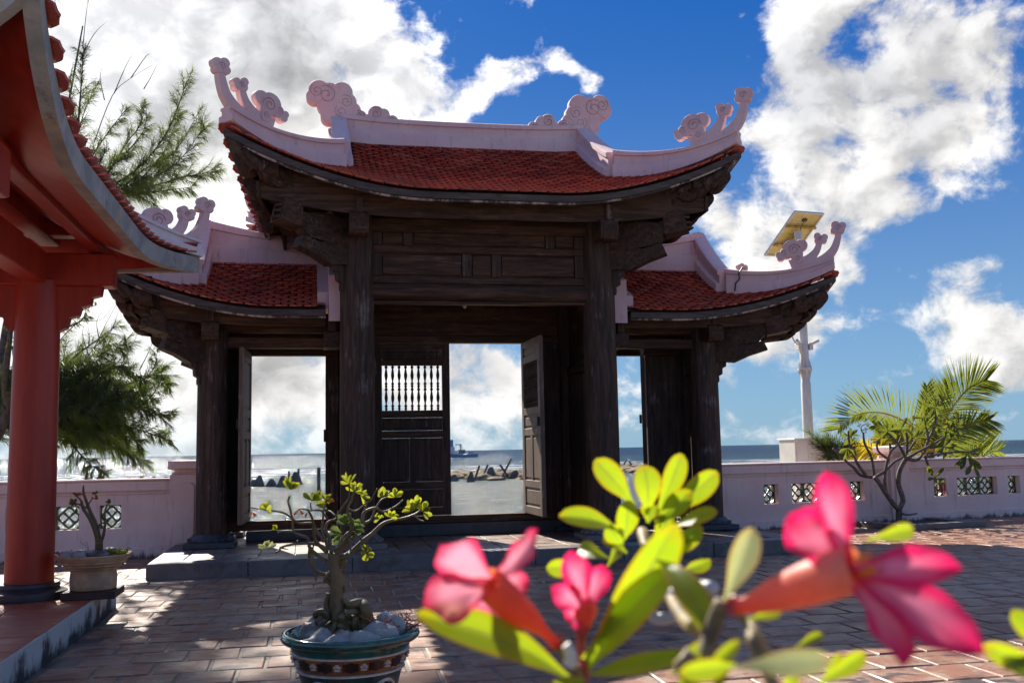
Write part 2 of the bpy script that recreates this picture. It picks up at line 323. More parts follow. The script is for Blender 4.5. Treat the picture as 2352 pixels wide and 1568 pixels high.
def tubem(nm='flower_tube', c0=(.70, .07, .07), c1=(.88, .30, .20)):
    m, t, b = mat(nm); uv = t.new('ShaderNodeUVMap').outputs[0]; s = t.new('ShaderNodeSeparateXYZ'); t.l.new(uv, s.inputs[0])
    c = t.mix(t.ss(t.noise(pos(t), 160, 4, .6), .45, .75, 0, .4), t.mix(t.ss(s.outputs[1], 0, .9), c0, c1), (.55, .04, .05)); t.put(b.inputs['Base Color'], c); b.inputs['Roughness'].default_value = .45
    tr = t.new('ShaderNodeBsdfTranslucent'); tr.inputs[0].default_value = (.9, .25, .08, 1)
    mx = t.new('ShaderNodeMixShader'); mx.inputs[0].default_value = .4
    t.l.new(b.outputs[0], mx.inputs[1]); t.l.new(tr.outputs[0], mx.inputs[2]); t.l.new(mx.outputs[0], t.n['Material Output'].inputs['Surface']); return m
TUBE = tubem()
TUBER = tubem('red_flower_tube', (.55, .03, .05), (.72, .10, .06))
STEMR = simple('red_stem', (.34, .05, .05), .5, 0, 0, .3, 60)
STEMG = simple('adenium_stem', (.22, .16, .065), .6, 0, 0, .5, 50)

def seam():
    m, t, b = mat('sea_water'); p = pos(t); s = t.new('ShaderNodeSeparateXYZ'); t.l.new(p, s.inputs[0])
    y = s.outputs[1]; x = s.outputs[0]
    yy = t.math('ADD', y, t.math('MULTIPLY', x, .10))
    shallow = t.ss(yy, 60, 135, 1, 0)
    c = t.mix(shallow, (.008, .024, .055), (.075, .090, .082))
    c = t.mix(t.ss(yy, 130, 420, 1, 0), c, t.mix(shallow, (.020, .045, .062), (.085, .100, .090)))
    band = t.math('MULTIPLY', t.ss(yy, 92, 108), t.ss(yy, 138, 190, 1, 0))
    fn = t.noise(t.scale(p, (.05, .28, 0)), 1.0, 7, .66)
    foam = t.math('MULTIPLY', t.ss(t.math('ADD', fn, t.math('MULTIPLY', band, .10)), .60, .66), band)
    caps = t.math('MULTIPLY', t.ss(t.noise(t.scale(p, (.03, .10, 0)), 1.0, 8, .72), .66, .70), t.ss(yy, 130, 200))
    foam = t.math('MAXIMUM', foam, t.math('MULTIPLY', caps, .6))
    c = t.mix(foam, c, (.62, .64, .65)); t.put(b.inputs['Base Color'], c)
    t.put(b.inputs['Roughness'], t.math('ADD', .20, t.math('MULTIPLY', foam, .6)))
    b.inputs['IOR'].default_value = 1.33; b.inputs['Specular IOR Level'].default_value = .26
    h = t.math('ADD', t.noise(t.scale(p, (1.7, 4.6, 1)), 1.0, 5, .65), t.math('MULTIPLY', t.noise(t.scale(p, (.16, .55, 1)), 1.0, 4, .6), 3.0))
    nb = t.bump(h, 1.0, .22)
    df = t.new('ShaderNodeBsdfDiffuse'); t.put(df.inputs['Color'], c); gl = t.new('ShaderNodeBsdfGlossy'); gl.inputs['Color'].default_value = (.95, .97, 1, 1); gl.inputs['Roughness'].default_value = .09
    t.put(gl.inputs['Normal'], nb); t.put(df.inputs['Normal'], nb)
    fz = t.new('ShaderNodeFresnel'); fz.inputs['IOR'].default_value = 1.33
    fac = t.math('MULTIPLY', t.math('MINIMUM', fz.outputs[0], t.math('SUBTRACT', .17, t.math('MULTIPLY', shallow, .05))), t.math('SUBTRACT', 1.0, t.math('MULTIPLY', foam, .8)))
    mx = t.new('ShaderNodeMixShader'); t.put(mx.inputs[0], fac); t.l.new(df.outputs[0], mx.inputs[1]); t.l.new(gl.outputs[0], mx.inputs[2]); t.l.new(mx.outputs[0], t.n['Material Output'].inputs['Surface']); return m
SEA = seam()

# ------------------------------------------------------------------ mesh builder
class MB:
    def __init__(s): s.v = []; s.f = []; s.uv = {}
    def add(s, vs, fs, uvs=None):
        o = len(s.v); s.v += [Vector(q) for q in vs]
        for f in fs: s.f.append(tuple(i + o for i in f))
        if uvs:
            for i, q in enumerate(uvs): s.uv[o + i] = q
        return s
    def box(s, a, b, bev=0.0):
        x0, y0, z0 = [min(p, q) for p, q in zip(a, b)]; x1, y1, z1 = [max(p, q) for p, q in zip(a, b)]
        if bev <= 0:
            return s.add([(x0,y0,z0),(x1,y0,z0),(x1,y1,z0),(x0,y1,z0),(x0,y0,z1),(x1,y0,z1),(x1,y1,z1),(x0,y1,z1)],
                         [(0,3,2,1),(4,5,6,7),(0,1,5,4),(1,2,6,5),(2,3,7,6),(3,0,4,7)])
        B = min(bev, (x1-x0)*.45, (y1-y0)*.45, (z1-z0)*.45); vs = []; 
        ring = lambda z, i: [(x0+i,y0+i,z),(x1-i,y0+i,z),(x1-i,y1-i,z),(x0+i,y1-i,z)]
        vs = ring(z0, B) + ring(z0+B, 0) + ring(z1-B, 0) + ring(z1, B)
        fs = [(3,2,1,0),(12,13,14,15)]
        for k in range(3):
            for i in range(4): j=(i+1)%4; fs.append((k*4+i,k*4+j,k*4+4+j,k*4+4+i))
        return s.add(vs, fs)
    def prism(s, poly, fn, t0, t1):          # polygon (a,b) extruded: fn(a,b,t) -> point
        n = len(poly); vs = [fn(a, b, t0) for a, b in poly] + [fn(a, b, t1) for a, b in poly]
        fs = [tuple(range(n))[::-1], tuple(range(n, 2*n))] + [(i, (i+1)%n, n+(i+1)%n, n+i) for i in range(n)]
        return s.add(vs, fs)
    def tube(s, pts, rad, n=8, smooth=True, caps=True, sub=4):
        pts = [Vector(p) for p in pts]
        if not isinstance(rad, (list, tuple)): rad = [rad]*len(pts)
        if len(rad) != len(pts): rad = [rad[0] + (rad[-1]-rad[0])*i/(len(pts)-1) for i in range(len(pts))]
        if smooth and len(pts) > 2: pts, rad = catmull(pts, rad, sub)
        m = len(pts); o = len(s.v); prev = None
        for i, p in enumerate(pts):
            t = (pts[min(i+1, m-1)] - pts[max(i-1, 0)])
            if t.length < 1e-9: t = Vector((0,0,1))
            t.normalize()
            if prev is None:
                a = t.orthogonal().normalized()
            else:
                a = (prev - t*prev.dot(t))
                a = a.normalized() if a.length > 1e-6 else t.orthogonal().normalized()
            prev = a; b = t.cross(a)
            for k in range(n):
                q = 2*math.pi*k/n; s.v.append(p + (a*math.cos(q) + b*math.sin(q))*rad[i]); s.uv[len(s.v)-1] = (k/n, i/(m-1))
        for i in range(m-1):
            for k in range(n):
                j = (k+1)%n; s.f.append((o+i*n+k, o+i*n+j, o+(i+1)*n+j, o+(i+1)*n+k))
        if caps:
            s.f.append(tuple(o+k for k in range(n))[::-1]); s.f.append(tuple(o+(m-1)*n+k for k in range(n)))
        return s
    def lathe(s, prof, c, n=24, closed=False):
        c = Vector(c); o = len(s.v); m = len(prof)
        for r, z in prof:
            for k in range(n): q = 2*math.pi*k/n; s.v.append(c + Vector((r*math.cos(q), r*math.sin(q), z)))
        for i in range(m-1):
            for k in range(n): j=(k+1)%n; s.f.append((o+i*n+k, o+i*n+j, o+(i+1)*n+j, o+(i+1)*n+k))
        if not closed:
            s.f.append(tuple(o+k for k in range(n))[::-1]); s.f.append(tuple(o+(m-1)*n+k for k in range(n)))
        return s
    def grid(s, fn, na, nb, flip=False):     # fn(a,b) a,b in 0..1
        o = len(s.v)
        for i in range(na+1):
            for j in range(nb+1): s.v.append(Vector(fn(i/na, j/nb))); s.uv[len(s.v)-1] = (j/nb, i/na)
        for i in range(na):
            for j in range(nb):
                q = (o+i*(nb+1)+j, o+i*(nb+1)+j+1, o+(i+1)*(nb+1)+j+1, o+(i+1)*(nb+1)+j); s.f.append(q[::-1] if flip else q)
        return s
    def sweep(s, prof, path, caps=True, taper=None):     # prof: (side, up); path: points; side is horizontal
        path = [Vector(p) for p in path]; m = len(path); n = len(prof); o = len(s.v)
        for i, p in enumerate(path):
            t = path[min(i+1, m-1)] - path[max(i-1, 0)]; t.z = 0
            t.normalize(); sd = Vector((t.y, -t.x, 0))
            h_ = 1.0 if taper is None else (taper(i/(m-1)) if callable(taper) else 1+(taper-1)*i/(m-1))
            for a, b in prof: s.v.append(p + sd*a + Vector((0,0,b*h_)))
        for i in range(m-1):
            for k in range(n): j=(k+1)%n; s.f.append((o+i*n+k, o+i*n+j, o+(i+1)*n+j, o+(i+1)*n+k))
        if caps: s.f.append(tuple(o+k for k in range(n))[::-1]); s.f.append(tuple(o+(m-1)*n+k for k in range(n)))
        return s
    def mesh(s, name, m, org=Vector((0,0,0)), smooth=None):
        me = bpy.data.meshes.new(name); me.from_pydata([tuple(v-org) for v in s.v], [], s.f)
        if s.uv:
            l = me.uv_layers.new(name='UVMap')
            vi = [0]*len(me.loops); me.loops.foreach_get('vertex_index', vi)
            flat = []
            for i in vi: flat += s.uv.get(i, (.5, .5))
            l.data.foreach_set('uv', flat)
        me.materials.append(m)
        if smooth is not None:
            me.shade_smooth()
            if smooth < 180: me.set_sharp_from_angle(angle=R(smooth))
        me.validate(); me.update(); return me
    def build(s, name, m, parent=None, smooth=None, local=False, label=None, kind=None):
        org = Vector((0,0,0)) if (local or parent is None) else wloc(parent)
        return link(name, s.mesh(name, m, org, smooth), parent, label, kind)
def catmull(p, r, sub):
    op, orr = [], []
    for i in range(len(p)-1):
        p0, p1, p2, p3 = p[max(i-1,0)], p[i], p[i+1], p[min(i+2, len(p)-1)]
        for k in range(sub):
            t = k/sub; t2 = t*t; t3 = t2*t
            op.append(.5*((2*p1) + (p2-p0)*t + (2*p0-5*p1+4*p2-p3)*t2 + (3*p1-p0-3*p2+p3)*t3)); orr.append(r[i]+(r[i+1]-r[i])*t)
    op.append(p[-1]); orr.append(r[-1]); return op, orr
def wloc(o):
    v = Vector((0,0,0))
    while o: v += Vector(o.location); o = o.parent
    return v
def link(name, me, parent=None, label=None, kind=None):
    o = bpy.data.objects.new(name, me); COL.objects.link(o)
    if parent: o.parent = parent
    if label: o['label'] = label
    if kind: o['kind'] = kind
    return o
def thing(name, label, cat, loc, rz=0, group=None):
    o = bpy.data.objects.new(name, None); COL.objects.link(o); o.location = loc; o.rotation_euler = (0,0,rz); o.empty_display_size = .2
    o['label'] = label; o['category'] = cat
    if group: o['group'] = group
    return o
def struct(name, label, loc=(0,0,0)):
    o = bpy.data.objects.new(name, None); COL.objects.link(o); o.location = loc; o['kind'] = 'structure'; o['label'] = label; return o
def piece(name, me, parent, M):              # one of many alike pieces that share a mesh
    o = bpy.data.objects.new(name, me); COL.objects.link(o); o.parent = parent
    M = M.copy(); M.translation -= wloc(parent); o.matrix_local = M; return o

# ================================================================== GROUND, SEA
def brick_mesh(name, lx, ly, h, m, bev=.012, seed=0):
    r = random.Random(seed); b = MB()
    j = [(r.uniform(-.006,.006), r.uniform(-.006,.006)) for _ in range(4)]
    x, y = lx/2, ly/2; q = [(-x,-y),(x,-y),(x,y),(-x,y)]
    vs = [(a+j[i][0], c+j[i][1], -h) for i,(a,c) in enumerate(q)] + [(a+j[i][0], c+j[i][1], -bev*.7) for i,(a,c) in enumerate(q)]
    vs += [(a*(1-bev/abs(a))+j[i][0], c*(1-bev/abs(c))+j[i][1], r.uniform(-.0015,.0015)) for i,(a,c) in enumerate(q)]
    fs = [(8,9,10,11)]
    for k in range(2):
        for i in range(4): n=(i+1)%4; fs.append((k*4+i,k*4+n,k*4+4+n,k*4+4+i))
    b.add(vs, fs); return b
def lay_pieces(cells, protos, m, parent, name, limit, score, stuffname):
    """cells: list of (x,y,z,rot); nearest ones become single objects, the rest one joined part"""
    cells = sorted(cells, key=score); ms = [p.mesh(name, m) for p in protos]
    rest = MB()
    for i, (x, y, z, tilt) in enumerate(cells):
        k = (i*7+int(x*31)+int(y*17)) % len(protos)
        M = Matrix.Translation((x, y, z)) @ Matrix.Rotation(tilt[0], 4, 'X') @ Matrix.Rotation(tilt[1], 4, 'Y') @ Matrix.Rotation(tilt[2], 4, 'Z')
        if i < limit: piece(name, ms[k], parent, M)
        else: rest.add([M @ v for v in protos[k].v], protos[k].f)
    if rest.v: rest.build(stuffname, m, parent, kind='stuff')

def vis(x, y, z=0, pad=60):
    d = Vector((x,y,z)) - EYE; zc = d.dot(FW)
    if zc < .3: return False
    px = 1176 + FPX*d.dot(RT)/zc; py = 784 - FPX*d.dot(UP)/zc
    return -pad < px < 2352+pad and -pad < py < 1568+pad

pav = struct('pavement', 'terracotta brick courtyard with pale mortar joints and dark damp stains')
MB().grid(lambda a, b: (-14+44*b, -6+21.5*a, -.007), 22, 44).build('mortar_bed', MORTAR, pav)
protos = [brick_mesh('paver', .318, .338, .04, BRICK, .010, i) for i in range(6)]
cells = []
row = 0; y = 2.0
while y < 15.1:
    off = (.17 if row % 2 else 0) + rnd.uniform(-.02, .02); x = -6 + off
    while x < 18:
        inplat = (-1.75 < x < 5.95 and 11.3 < y) or (x < -1.60 and y < 9.45)
        if not inplat and vis(x, y, 0, 1100) and not (x < -1.5 and y > 13.7) and not (x > 6 and y > 14.4 + (x-6)*.16 - .1):
            cells.append((x, y, rnd.uniform(-.002, .002), (rnd.gauss(0,.004), rnd.gauss(0,.004), rnd.gauss(0,.008))))
        x += .337
    y += .358; row += 1
def seen_front(c):
    d = Vector((c[0], c[1], 0)) - EYE; zc = d.dot(FW); py = 784 - FPX*d.dot(UP)/zc; px = 1176 + FPX*d.dot(RT)/zc
    bad = 0 if (-20 < px < 2372 and py < 1600) else 500
    return zc + bad
lay_pieces(cells, protos, BRICK, pav, 'paver', 296, seen_front, 'far_pavers')

def shore_fn(a, b):
    x = -120 + 300*b; v = 14.0 + 40*a
    z = -.12 if v < 18 else -.12 - (v-18)*.075
    z += .12*noise.noise(Vector((x*.3, v*.3, 0)))*(1 if v > 17 else 0)
    return (x, v, z)
sh = MB().grid(shore_fn, 40, 100).build('beach', SAND, None, 40); sh['kind'] = 'structure'; sh['label'] = 'strip of brown sand between the wall and the lagoon'
gr = MB().grid(lambda a, b: (-200+400*b, -80+95*a, -.035), 2, 2).build('ground', SAND, None); gr['kind'] = 'structure'; gr['label'] = 'bare ground around the paved courtyard'
sea = MB()
ys = [20, 60, 110, 200, 400, 900, 2500, 8000, 40000]
sea.add([(sx*max(400, yv*1.6), yv, -1.0) for yv in ys for sx in (-1, 1)], [(2*i, 2*i+1, 2*i+3, 2*i+2) for i in range(len(ys)-1)])
so_ = sea.build('sea', SEA, None); so_['kind'] = 'structure'; so_['label'] = 'glittering sea with a line of breakers beyond the lagoon'

# ------------------------------------------------------------------ gate platform
UC = 2.12
plat = struct('stone_platform', 'low grey stone plinth with tiled top under the wooden gate')
zp = .155
PX0, PX1, PY0, PY1 = -1.72, 5.95, 11.36, 16.6
MB().box((PX0+.03, PY0+.03, -.02), (PX1-.03, PY1-.03, zp-.012)).build('platform_core', MORTAR, plat)
# kerb stones along the front and sides
def kerb_run(a, b, axis, fixed0, fixed1, lens):
    p = a; i = 0
    while p < b - .05:
        L = min(lens[i % len(lens)], b-p)
        if b - p - L < .3: L = b - p
        g = .006
        if axis == 'x': lo, hi = (p+g, fixed0, -.03), (p+L-g, fixed1, zp+rnd.uniform(-.002,.002))
        else: lo, hi = (fixed0, p+g, -.03), (fixed1, p+L-g, zp+rnd.uniform(-.002,.002))
        MB().box(lo, hi, .008).build('kerb_stone', STONE, plat); p += L; i += 1
kerb_run(PX0, PX1, 'x', PY0, PY0+.34, [1.06, 1.12, .98, 1.1])
kerb_run(PY0+.345, PY1, 'y', PX0, PX0+.34, [1.0, 1.1]); kerb_run(PY0+.345, PY1, 'y', PX1-.34, PX1, [1.0, 1.1])
fl = [brick_mesh('t', .392, .392, .04, FLOORT, .006, 20+i) for i in range(4)]
cells = []
for i in range(17):
    for k in range(12):
        x = PX0+.35+.2+i*.4; y = PY0+.35+.2+k*.4
        if x < PX1-.5: cells.append((x, y, zp+rnd.uniform(-.001,.001), (rnd.gauss(0,.002), rnd.gauss(0,.002), 0)))
lay_pieces(cells, fl, FLOORT, plat, 'floor_tile', 290, lambda c: c[1], 'far_floor_tiles')

# ================================================================== ROOF MACHINERY
class Roof:
    def __init__(s, uc, sgn, Rr, E, vE, vr, ze, zr, tb, lift, x0, s_in, pw=1.9):
        s.uc, s.sgn, s.R, s.E, s.vE, s.vr, s.ze, s.zr, s.tb, s.lift, s.x0, s.s_in, s.pw = uc, sgn, Rr, E, vE, vr, ze, zr, tb, lift, x0, s_in, pw
        s.flare = .36 if s_in is None else .26; s.D = vr - vE; s.y0 = s.D*(1-(E-x0)*tb/(E-Rr))
    def p(s, t): return .74*t + .26*t*t
    def zz(s, t, c):
        c = max(0, c); return s.ze + (s.zr-s.ze)*s.p(t) + s.lift*c**s.pw*(1-t)**1.3
    def w(s, t): return s.R + (1-t/s.tb)*(s.E-s.R) if t < s.tb else s.R
    def front(s, sv, t, back=False):        # sv measured along the eave (signed for a symmetric roof)
        c = (abs(sv)-s.x0)/(s.E-s.x0); z = s.zz(t, c); d = s.D*(1-t)
        d += .10*max(0, c)**3*(1-t)*0
        return Vector((s.uc + s.sgn*sv, s.vr + d if back else s.vr - d, z))
    def side(s, sv, v):                     # hip end, sv = R..E
        t = (s.E-sv)/(s.E-s.R)*s.tb; c = (abs(v-s.vr)-s.y0)/(s.D-s.y0); ch = max(.02, (s.D*(1-t)-s.y0)/(s.D-s.y0))
        ins = s.flare*(1-min(1, max(0, c/ch))**1.5)*max(0, min(1, 1-t/s.tb)); return Vector((s.uc + s.sgn*(sv-ins), v, s.zz(t, c)))
    def halfv(s, sv): return s.D*(1-(s.E-sv)/(s.E-s.R)*s.tb)
def tile_proto():
    b = MB(); w_, L, th = .081, .20, .018
    poly = [(-w_, L), (-w_, .045), (-.060, .012), (-.022, .004), (0, -.008), (.022, .004), (.060, .012), (w_, .045), (w_, L)]
    n = len(poly); lift = lambda y: .034*(1 - y/L) + (.005 if y < .02 else 0)
    top = [(x, y, lift(y)+th) for x, y in poly]; bot = [(x, y, lift(y)) for x, y in poly]
    b.add(top+bot, [tuple(range(n))] + [(i, n+i, n+(i+1)%n, (i+1)%n) for i in range(n)] + [tuple(range(2*n-1, n-1, -1))])
    return b
TP = tile_proto(); TPM = TP.mesh('tile', TILE)
def tile_frames(fn_, ds, rows, rng):
    """fn_(row) -> (list of surface points, across tangents, upslope tangents)"""
def frame(p, pa, pu, roll=0.0):
    x = (pa-p).normalized(); y = (pu-p); y = (y - x*y.dot(x)).normalized(); z = x.cross(y)
    M = Matrix((( x.x, y.x, z.x, p.x), (x.y, y.y, z.y, p.y), (x.z, y.z, z.z, p.z), (0,0,0,1)))
    return M @ Matrix.Rotation(roll, 4, 'Y') @ Matrix.Rotation(rnd.gauss(0,.018), 4, 'X') @ Matrix.Rotation(rnd.gauss(0,.015), 4, 'Z')
def roof_tiles(rf, sides, pitch=.179, expo=.10):
    fr, sd = [], []
    L = math.hypot(rf.D, rf.zr-rf.ze); nrow = int(L/expo)
    for k in range(nrow):
        t = (k*expo-.05)/L
        hi = rf.w(max(0,t)) + (.04 if k == 0 else -.02); lo = -hi if rf.s_in is None else rf.s_in
        x = lo + (pitch*.5 if k % 2 else 0) + rnd.uniform(0,.01)
        x0 = -((hi)//pitch)*pitch + (pitch*.5 if k % 2 else 0) if rf.s_in is None else x
        x = x0 - pitch
        while x < hi - .03:
            x += pitch
            if x > hi-(.04 if k == 0 or t > rf.tb else .06) or x < lo+.02: continue
            e = 1e-3; p = rf.front(x, t); pa = rf.front(x+e*rf.sgn, t); pu = rf.front(x, t+e)
            fr.append(frame(p, pa, pu, rnd.gauss(0,.015)))
    nrow2 = int((rf.E-rf.R)/(expo*.9))
    for sg in sides:
        q = Roof.__new__(Roof); q.__dict__.update(rf.__dict__); q.sgn = rf.sgn*sg
        for k in range(nrow2):
            sv = rf.E + .115 - k*expo*.9; hv = q.halfv(min(sv, rf.E))
            y = -hv + .04 + (pitch*.5 if k % 2 else 0)
            while y < hv-.04:
                if abs(y) > hv-.13 and k > 0: y += pitch; continue
                e = 1e-3; p = q.side(sv, rf.vr+y); pa = q.side(sv, rf.vr+y+e*q.sgn); pu = q.side(sv-e, rf.vr+y)
                sd.append(frame(p, pa, pu)); y += pitch
    return fr, sd
def put_tiles(fr, sd, parent, quota):
    fr.sort(key=lambda M: (M.translation-EYE).length); single = fr[:quota]; rest = fr[quota:] + sd
    for M in single: piece('roof_tile', TPM, parent, M)
    b = MB()
    for M in rest: b.add([M @ v for v in TP.v], TP.f)
    b.build('further_roof_tiles', TILE, parent, kind='stuff')
def roof_shell(rf, parent, sym):
    lo = lambda t: -rf.w(t) if sym else rf.s_in
    dn = Vector((0,0,-.085))
    top, bot = MB(), MB()
    for back in (False, True):
        top.grid(lambda a, b: rf.front(lo(a)+(rf.w(a)-lo(a))*b, a, back)+Vector((0,0,-.004)), 14, 30)
        bot.grid(lambda a, b: rf.front(lo(a)+(rf.w(a)-lo(a))*b, a, back)+dn, 14, 30)
    for sg in ((1,-1) if sym else (1,)):
        q = Roof.__new__(Roof); q.__dict__.update(rf.__dict__); q.sgn = rf.sgn*sg
        f = lambda a, b, q=q: q.side(rf.E-(rf.E-rf.R)*a, rf.vr+(2*b-1)*q.halfv(rf.E-(rf.E-rf.R)*a))
        top.grid(lambda a, b: f(a,b)+Vector((0,0,-.004)), 8, 24); bot.grid(lambda a, b: f(a,b)+dn, 8, 24)
    top.build('tile_bed', BED, parent, 30); bot.build('soffit_boards', WH, parent, 30)
def eave_line(rf, sym, n=48, inset=0.0, back=False):
    lo = -rf.E+inset if sym else rf.s_in
    return [rf.front(lo+(rf.E-inset-lo)*i/n, 0, back) + Vector((0, -inset if back else inset, 0)) for i in range(n+1)]
def side_line(rf, sg, n=36, inset=0.0):
    q = Roof.__new__(Roof); q.__dict__.update(rf.__dict__); q.sgn = rf.sgn*sg
    return [q.side(rf.E, rf.vr+(2*i/n-1)*(rf.D-inset)) + Vector((-inset*q.sgn, 0, 0)) for i in range(n+1)]
def rect(w0, w1, z0, z1): return [(w0,z0),(w1,z0),(w1,z1),(w0,z1)]
RIDGE = [(x, z*.86) for x, z in [(-.15,-.06),(.15,-.06),(.15,.15),(.145,.165),(.085,.18),(.085,.335),(.115,.345),(.115,.415),(.09,.43),(-.09,.43),(-.115,.415),(-.115,.345),(-.085,.335),(-.085,.18),(-.145,.165),(-.15,.15)]]
def sc(pr, k, kz=None): return [(a*k, (b*(kz or k))) for a, b in pr]

def disc(b, c, r, fn, th, n=20):            # flat round boss, slightly domed at the rim
    p0 = [(c[0]+r*math.cos(2*math.pi*i/n), c[1]+r*math.sin(2*math.pi*i/n)) for i in range(n)]
    p1 = [(c[0]+r*.93*math.cos(2*math.pi*i/n), c[1]+r*.93*math.sin(2*math.pi*i/n)) for i in range(n)]
    vs = [fn(a, z, -th) for a, z in p1] + [fn(a, z, -th*.82) for a, z in p0] + [fn(a, z, th*.82) for a, z in p0] + [fn(a, z, th) for a, z in p1]
    fs = [tuple(range(n))[::-1], tuple(range(3*n, 4*n))]
    for k in range(3):
        for i in range(n): j=(i+1)%n; fs.append((k*n+i,k*n+j,k*n+n+j,k*n+n+i))
    b.add(vs, fs)
def curl(bb, c, r, fn, th, turns=1.4, start=0.0, d=1, rr=.0055):
    pts = []
    for i in range(22):
        q = i/21; a = start + d*turns*2*math.pi*q; k = r*(1-.80*q)
        pts.append((c[0]+k*math.cos(a), c[1]+k*math.sin(a)))
    bb.curls = getattr(bb, 'curls', None) or MB()
    for sg in (1, -1): bb.curls.tube([fn(a, z, sg*th*1.0) for a, z in pts], rr, 4, False)
def ribbon(b, pts, wd, fn, th):             # flat curved stem of changing width
    P = [Vector((a, z, 0)) for a, z in pts]; P, W = catmull(P, wd, 6); n = len(P); L, Rg = [], []
    for i, p in enumerate(P):
        t = (P[min(i+1,n-1)]-P[max(i-1,0)]).normalized(); nn = Vector((-t.y, t.x, 0)); L.append(p+nn*W[i]); Rg.append(p-nn*W[i])
    for i in range(n-1):
        pass
    vs = []
    for i in range(n): vs += [fn(L[i].x,L[i].y,th), fn(Rg[i].x,Rg[i].y,th), fn(Rg[i].x,Rg[i].y,-th), fn(L[i].x,L[i].y,-th)]
    fs = [(0,1,2,3), tuple(4*(n-1)+k for k in (3,2,1,0))]
    for i in range(n-1):
        for k in range(4): j=(k+1)%4; fs.append((4*i+k,4*i+4+k,4*i+4+j,4*i+j))
    b.add(vs, fs)
def corner_finial(fn, parent, k=1.0, th=.05):
    """fn(a,z,t): a runs outward along the hip, z up from the roof corner"""
    F = lambda a, z, t: fn(a*k*.72+.08, z*k*.68, t)
    b = MB()
    ribbon(b, [(-.55,.10),(-.22,.20),(.02,.42),(.12,.66),(.15,.84)], [.13,.11,.085,.068,.055], F, th*.92)
    for i,(x,z,r) in enumerate([(.13,.90,.095),(.22,.96,.072),(.09,.99,.072),(.20,.86,.06),(.06,.87,.06)]): disc(b, (x,z), r*1.25, F, th*(1.02+.03*i))
    curl(b, (.14,.92), .07, F, th*1.13*.98, 1.3)
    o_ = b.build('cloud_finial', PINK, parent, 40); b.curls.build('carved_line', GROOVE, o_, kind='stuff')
    b = MB()
    ribbon(b, [(-.85,.14),(-.52,.24),(-.32,.42),(-.24,.62)], [.13,.10,.075,.055], F, th*.86)
    for i,(x,z,r) in enumerate([(-.24,.68,.085),(-.14,.73,.062),(-.28,.77,.06),(-.15,.65,.05)]): disc(b, (x,z), r*1.25, F, th*(.97+.03*i))
    curl(b, (-.23,.70), .055, F, th*1.05*.99, 1.3)
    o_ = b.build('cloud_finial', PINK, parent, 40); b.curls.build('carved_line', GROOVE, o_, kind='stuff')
    b = MB()
    for i,(x,z,r) in enumerate([(-.80,.52,.19),(-.62,.58,.13),(-.93,.42,.12),(-.72,.40,.13),(-.68,.27,.09),(-1.04,.33,.075),(-1.08,.40,.06)]): disc(b, (x,z), r*1.08, F, th*(.93+.035*i))
    curl(b, (-.76,.50), .13, F, th*1.06, 1.6); curl(b, (-.70,.29), .06, F, th*1.1, 1.3, 2.0, -1); curl(b, (-.96,.42), .07, F, th*1.02, 1.2, 1.0)
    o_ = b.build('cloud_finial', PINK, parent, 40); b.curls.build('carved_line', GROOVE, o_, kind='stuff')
def ridge_cloud(fn, parent, th=.085):
    """big scrolling cloud on a ridge end; a runs outward"""
    b = MB()
    big = [(.10,.36,.17),(.24,.42,.14),(-.06,.40,.15),(.30,.34,.11),(.12,.24,.15),(-.14,.28,.12),(-.20,.16,.12),(-.04,.12,.14),(.10,.08,.12),(-.30,.08,.10),(-.42,.05,.08),(-.52,.14,.11),(-.62,.13,.085),(-.74,.05,.08),(-.86,.02,.06),(-.60,.03,.10)]
    for i,(x,z,r) in enumerate(big): disc(b, (x,z), r, fn, th*(.92+.018*((i*5)%9)))
    for x,z,r,d in [(.14,.36,.13,1),(.27,.41,.09,-1),(-.12,.28,.09,1),(-.05,.14,.09,-1),(-.52,.14,.08,1),(-.73,.06,.06,-1),(-.30,.10,.07,1)]: curl(b, (x,z), r, fn, th*1.06, 1.5, 1.0, d)
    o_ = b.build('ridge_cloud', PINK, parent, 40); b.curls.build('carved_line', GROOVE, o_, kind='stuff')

# ================================================================== THE GATE
gate = thing('wooden_gate', 'dark weathered wooden three-bay temple gate with red tiled roofs and pink ridges', 'gate', (UC, 14.0, zp))
def column(u, v, r, z0, z1, mat_=WV):
    b = MB(); n = 14; pr = []
    for i in range(n+1): q = i/n; pr.append((r*(1.0-.10*abs(q-.38)**1.5), z0+.17+(z1-z0-.17)*q))
    b.lathe(pr, (u, v, 0), 28); c = b.build('column', mat_, gate, 50)
    b = MB(); h = r*1.55
    b.box((u-h, v-h, z0+.002), (u+h, v+h, z0+.075), .01)
    b.build('plinth', STONE if r > .2 else DARKSTONE, c)
    b = MB(); b.lathe([(r*1.45, z0+.075), (r*1.48, z0+.09), (r*1.35, z0+.115), (r*1.32, z0+.125), (r*1.18, z0+.15), (r*1.08, z0+.172), (r*.9, z0+.173)], (u, v, 0), 28)
    for k in range(20):
        q = 2*math.pi*k/20; b.box((u+r*1.38*math.cos(q)-.018, v+r*1.38*math.sin(q)-.018, z0+.08), (u+r*1.38*math.cos(q)+.018, v+r*1.38*math.sin(q)+.018, z0+.118), .006)
    b.build('column_base', STONE if r > .2 else DARKSTONE, c, 40); return c
ML, MR, OL, OR = UC-1.56, UC+1.54, UC-3.34, UC+3.32
VF, VS, VD = 12.3, 13.2, 13.80
for u in (ML, MR): column(u, VF, .212, zp, 4.35); column(u, VD+.1, .20, zp, 5.2); column(u, 15.65, .212, zp, 4.35)
for u in (OL, OR): column(u, VS, .195, zp, 3.2); column(u, 14.85, .195, zp, 3.2)
for u in (OL, OR): column(u, VD+.15, .15, zp, 3.6)

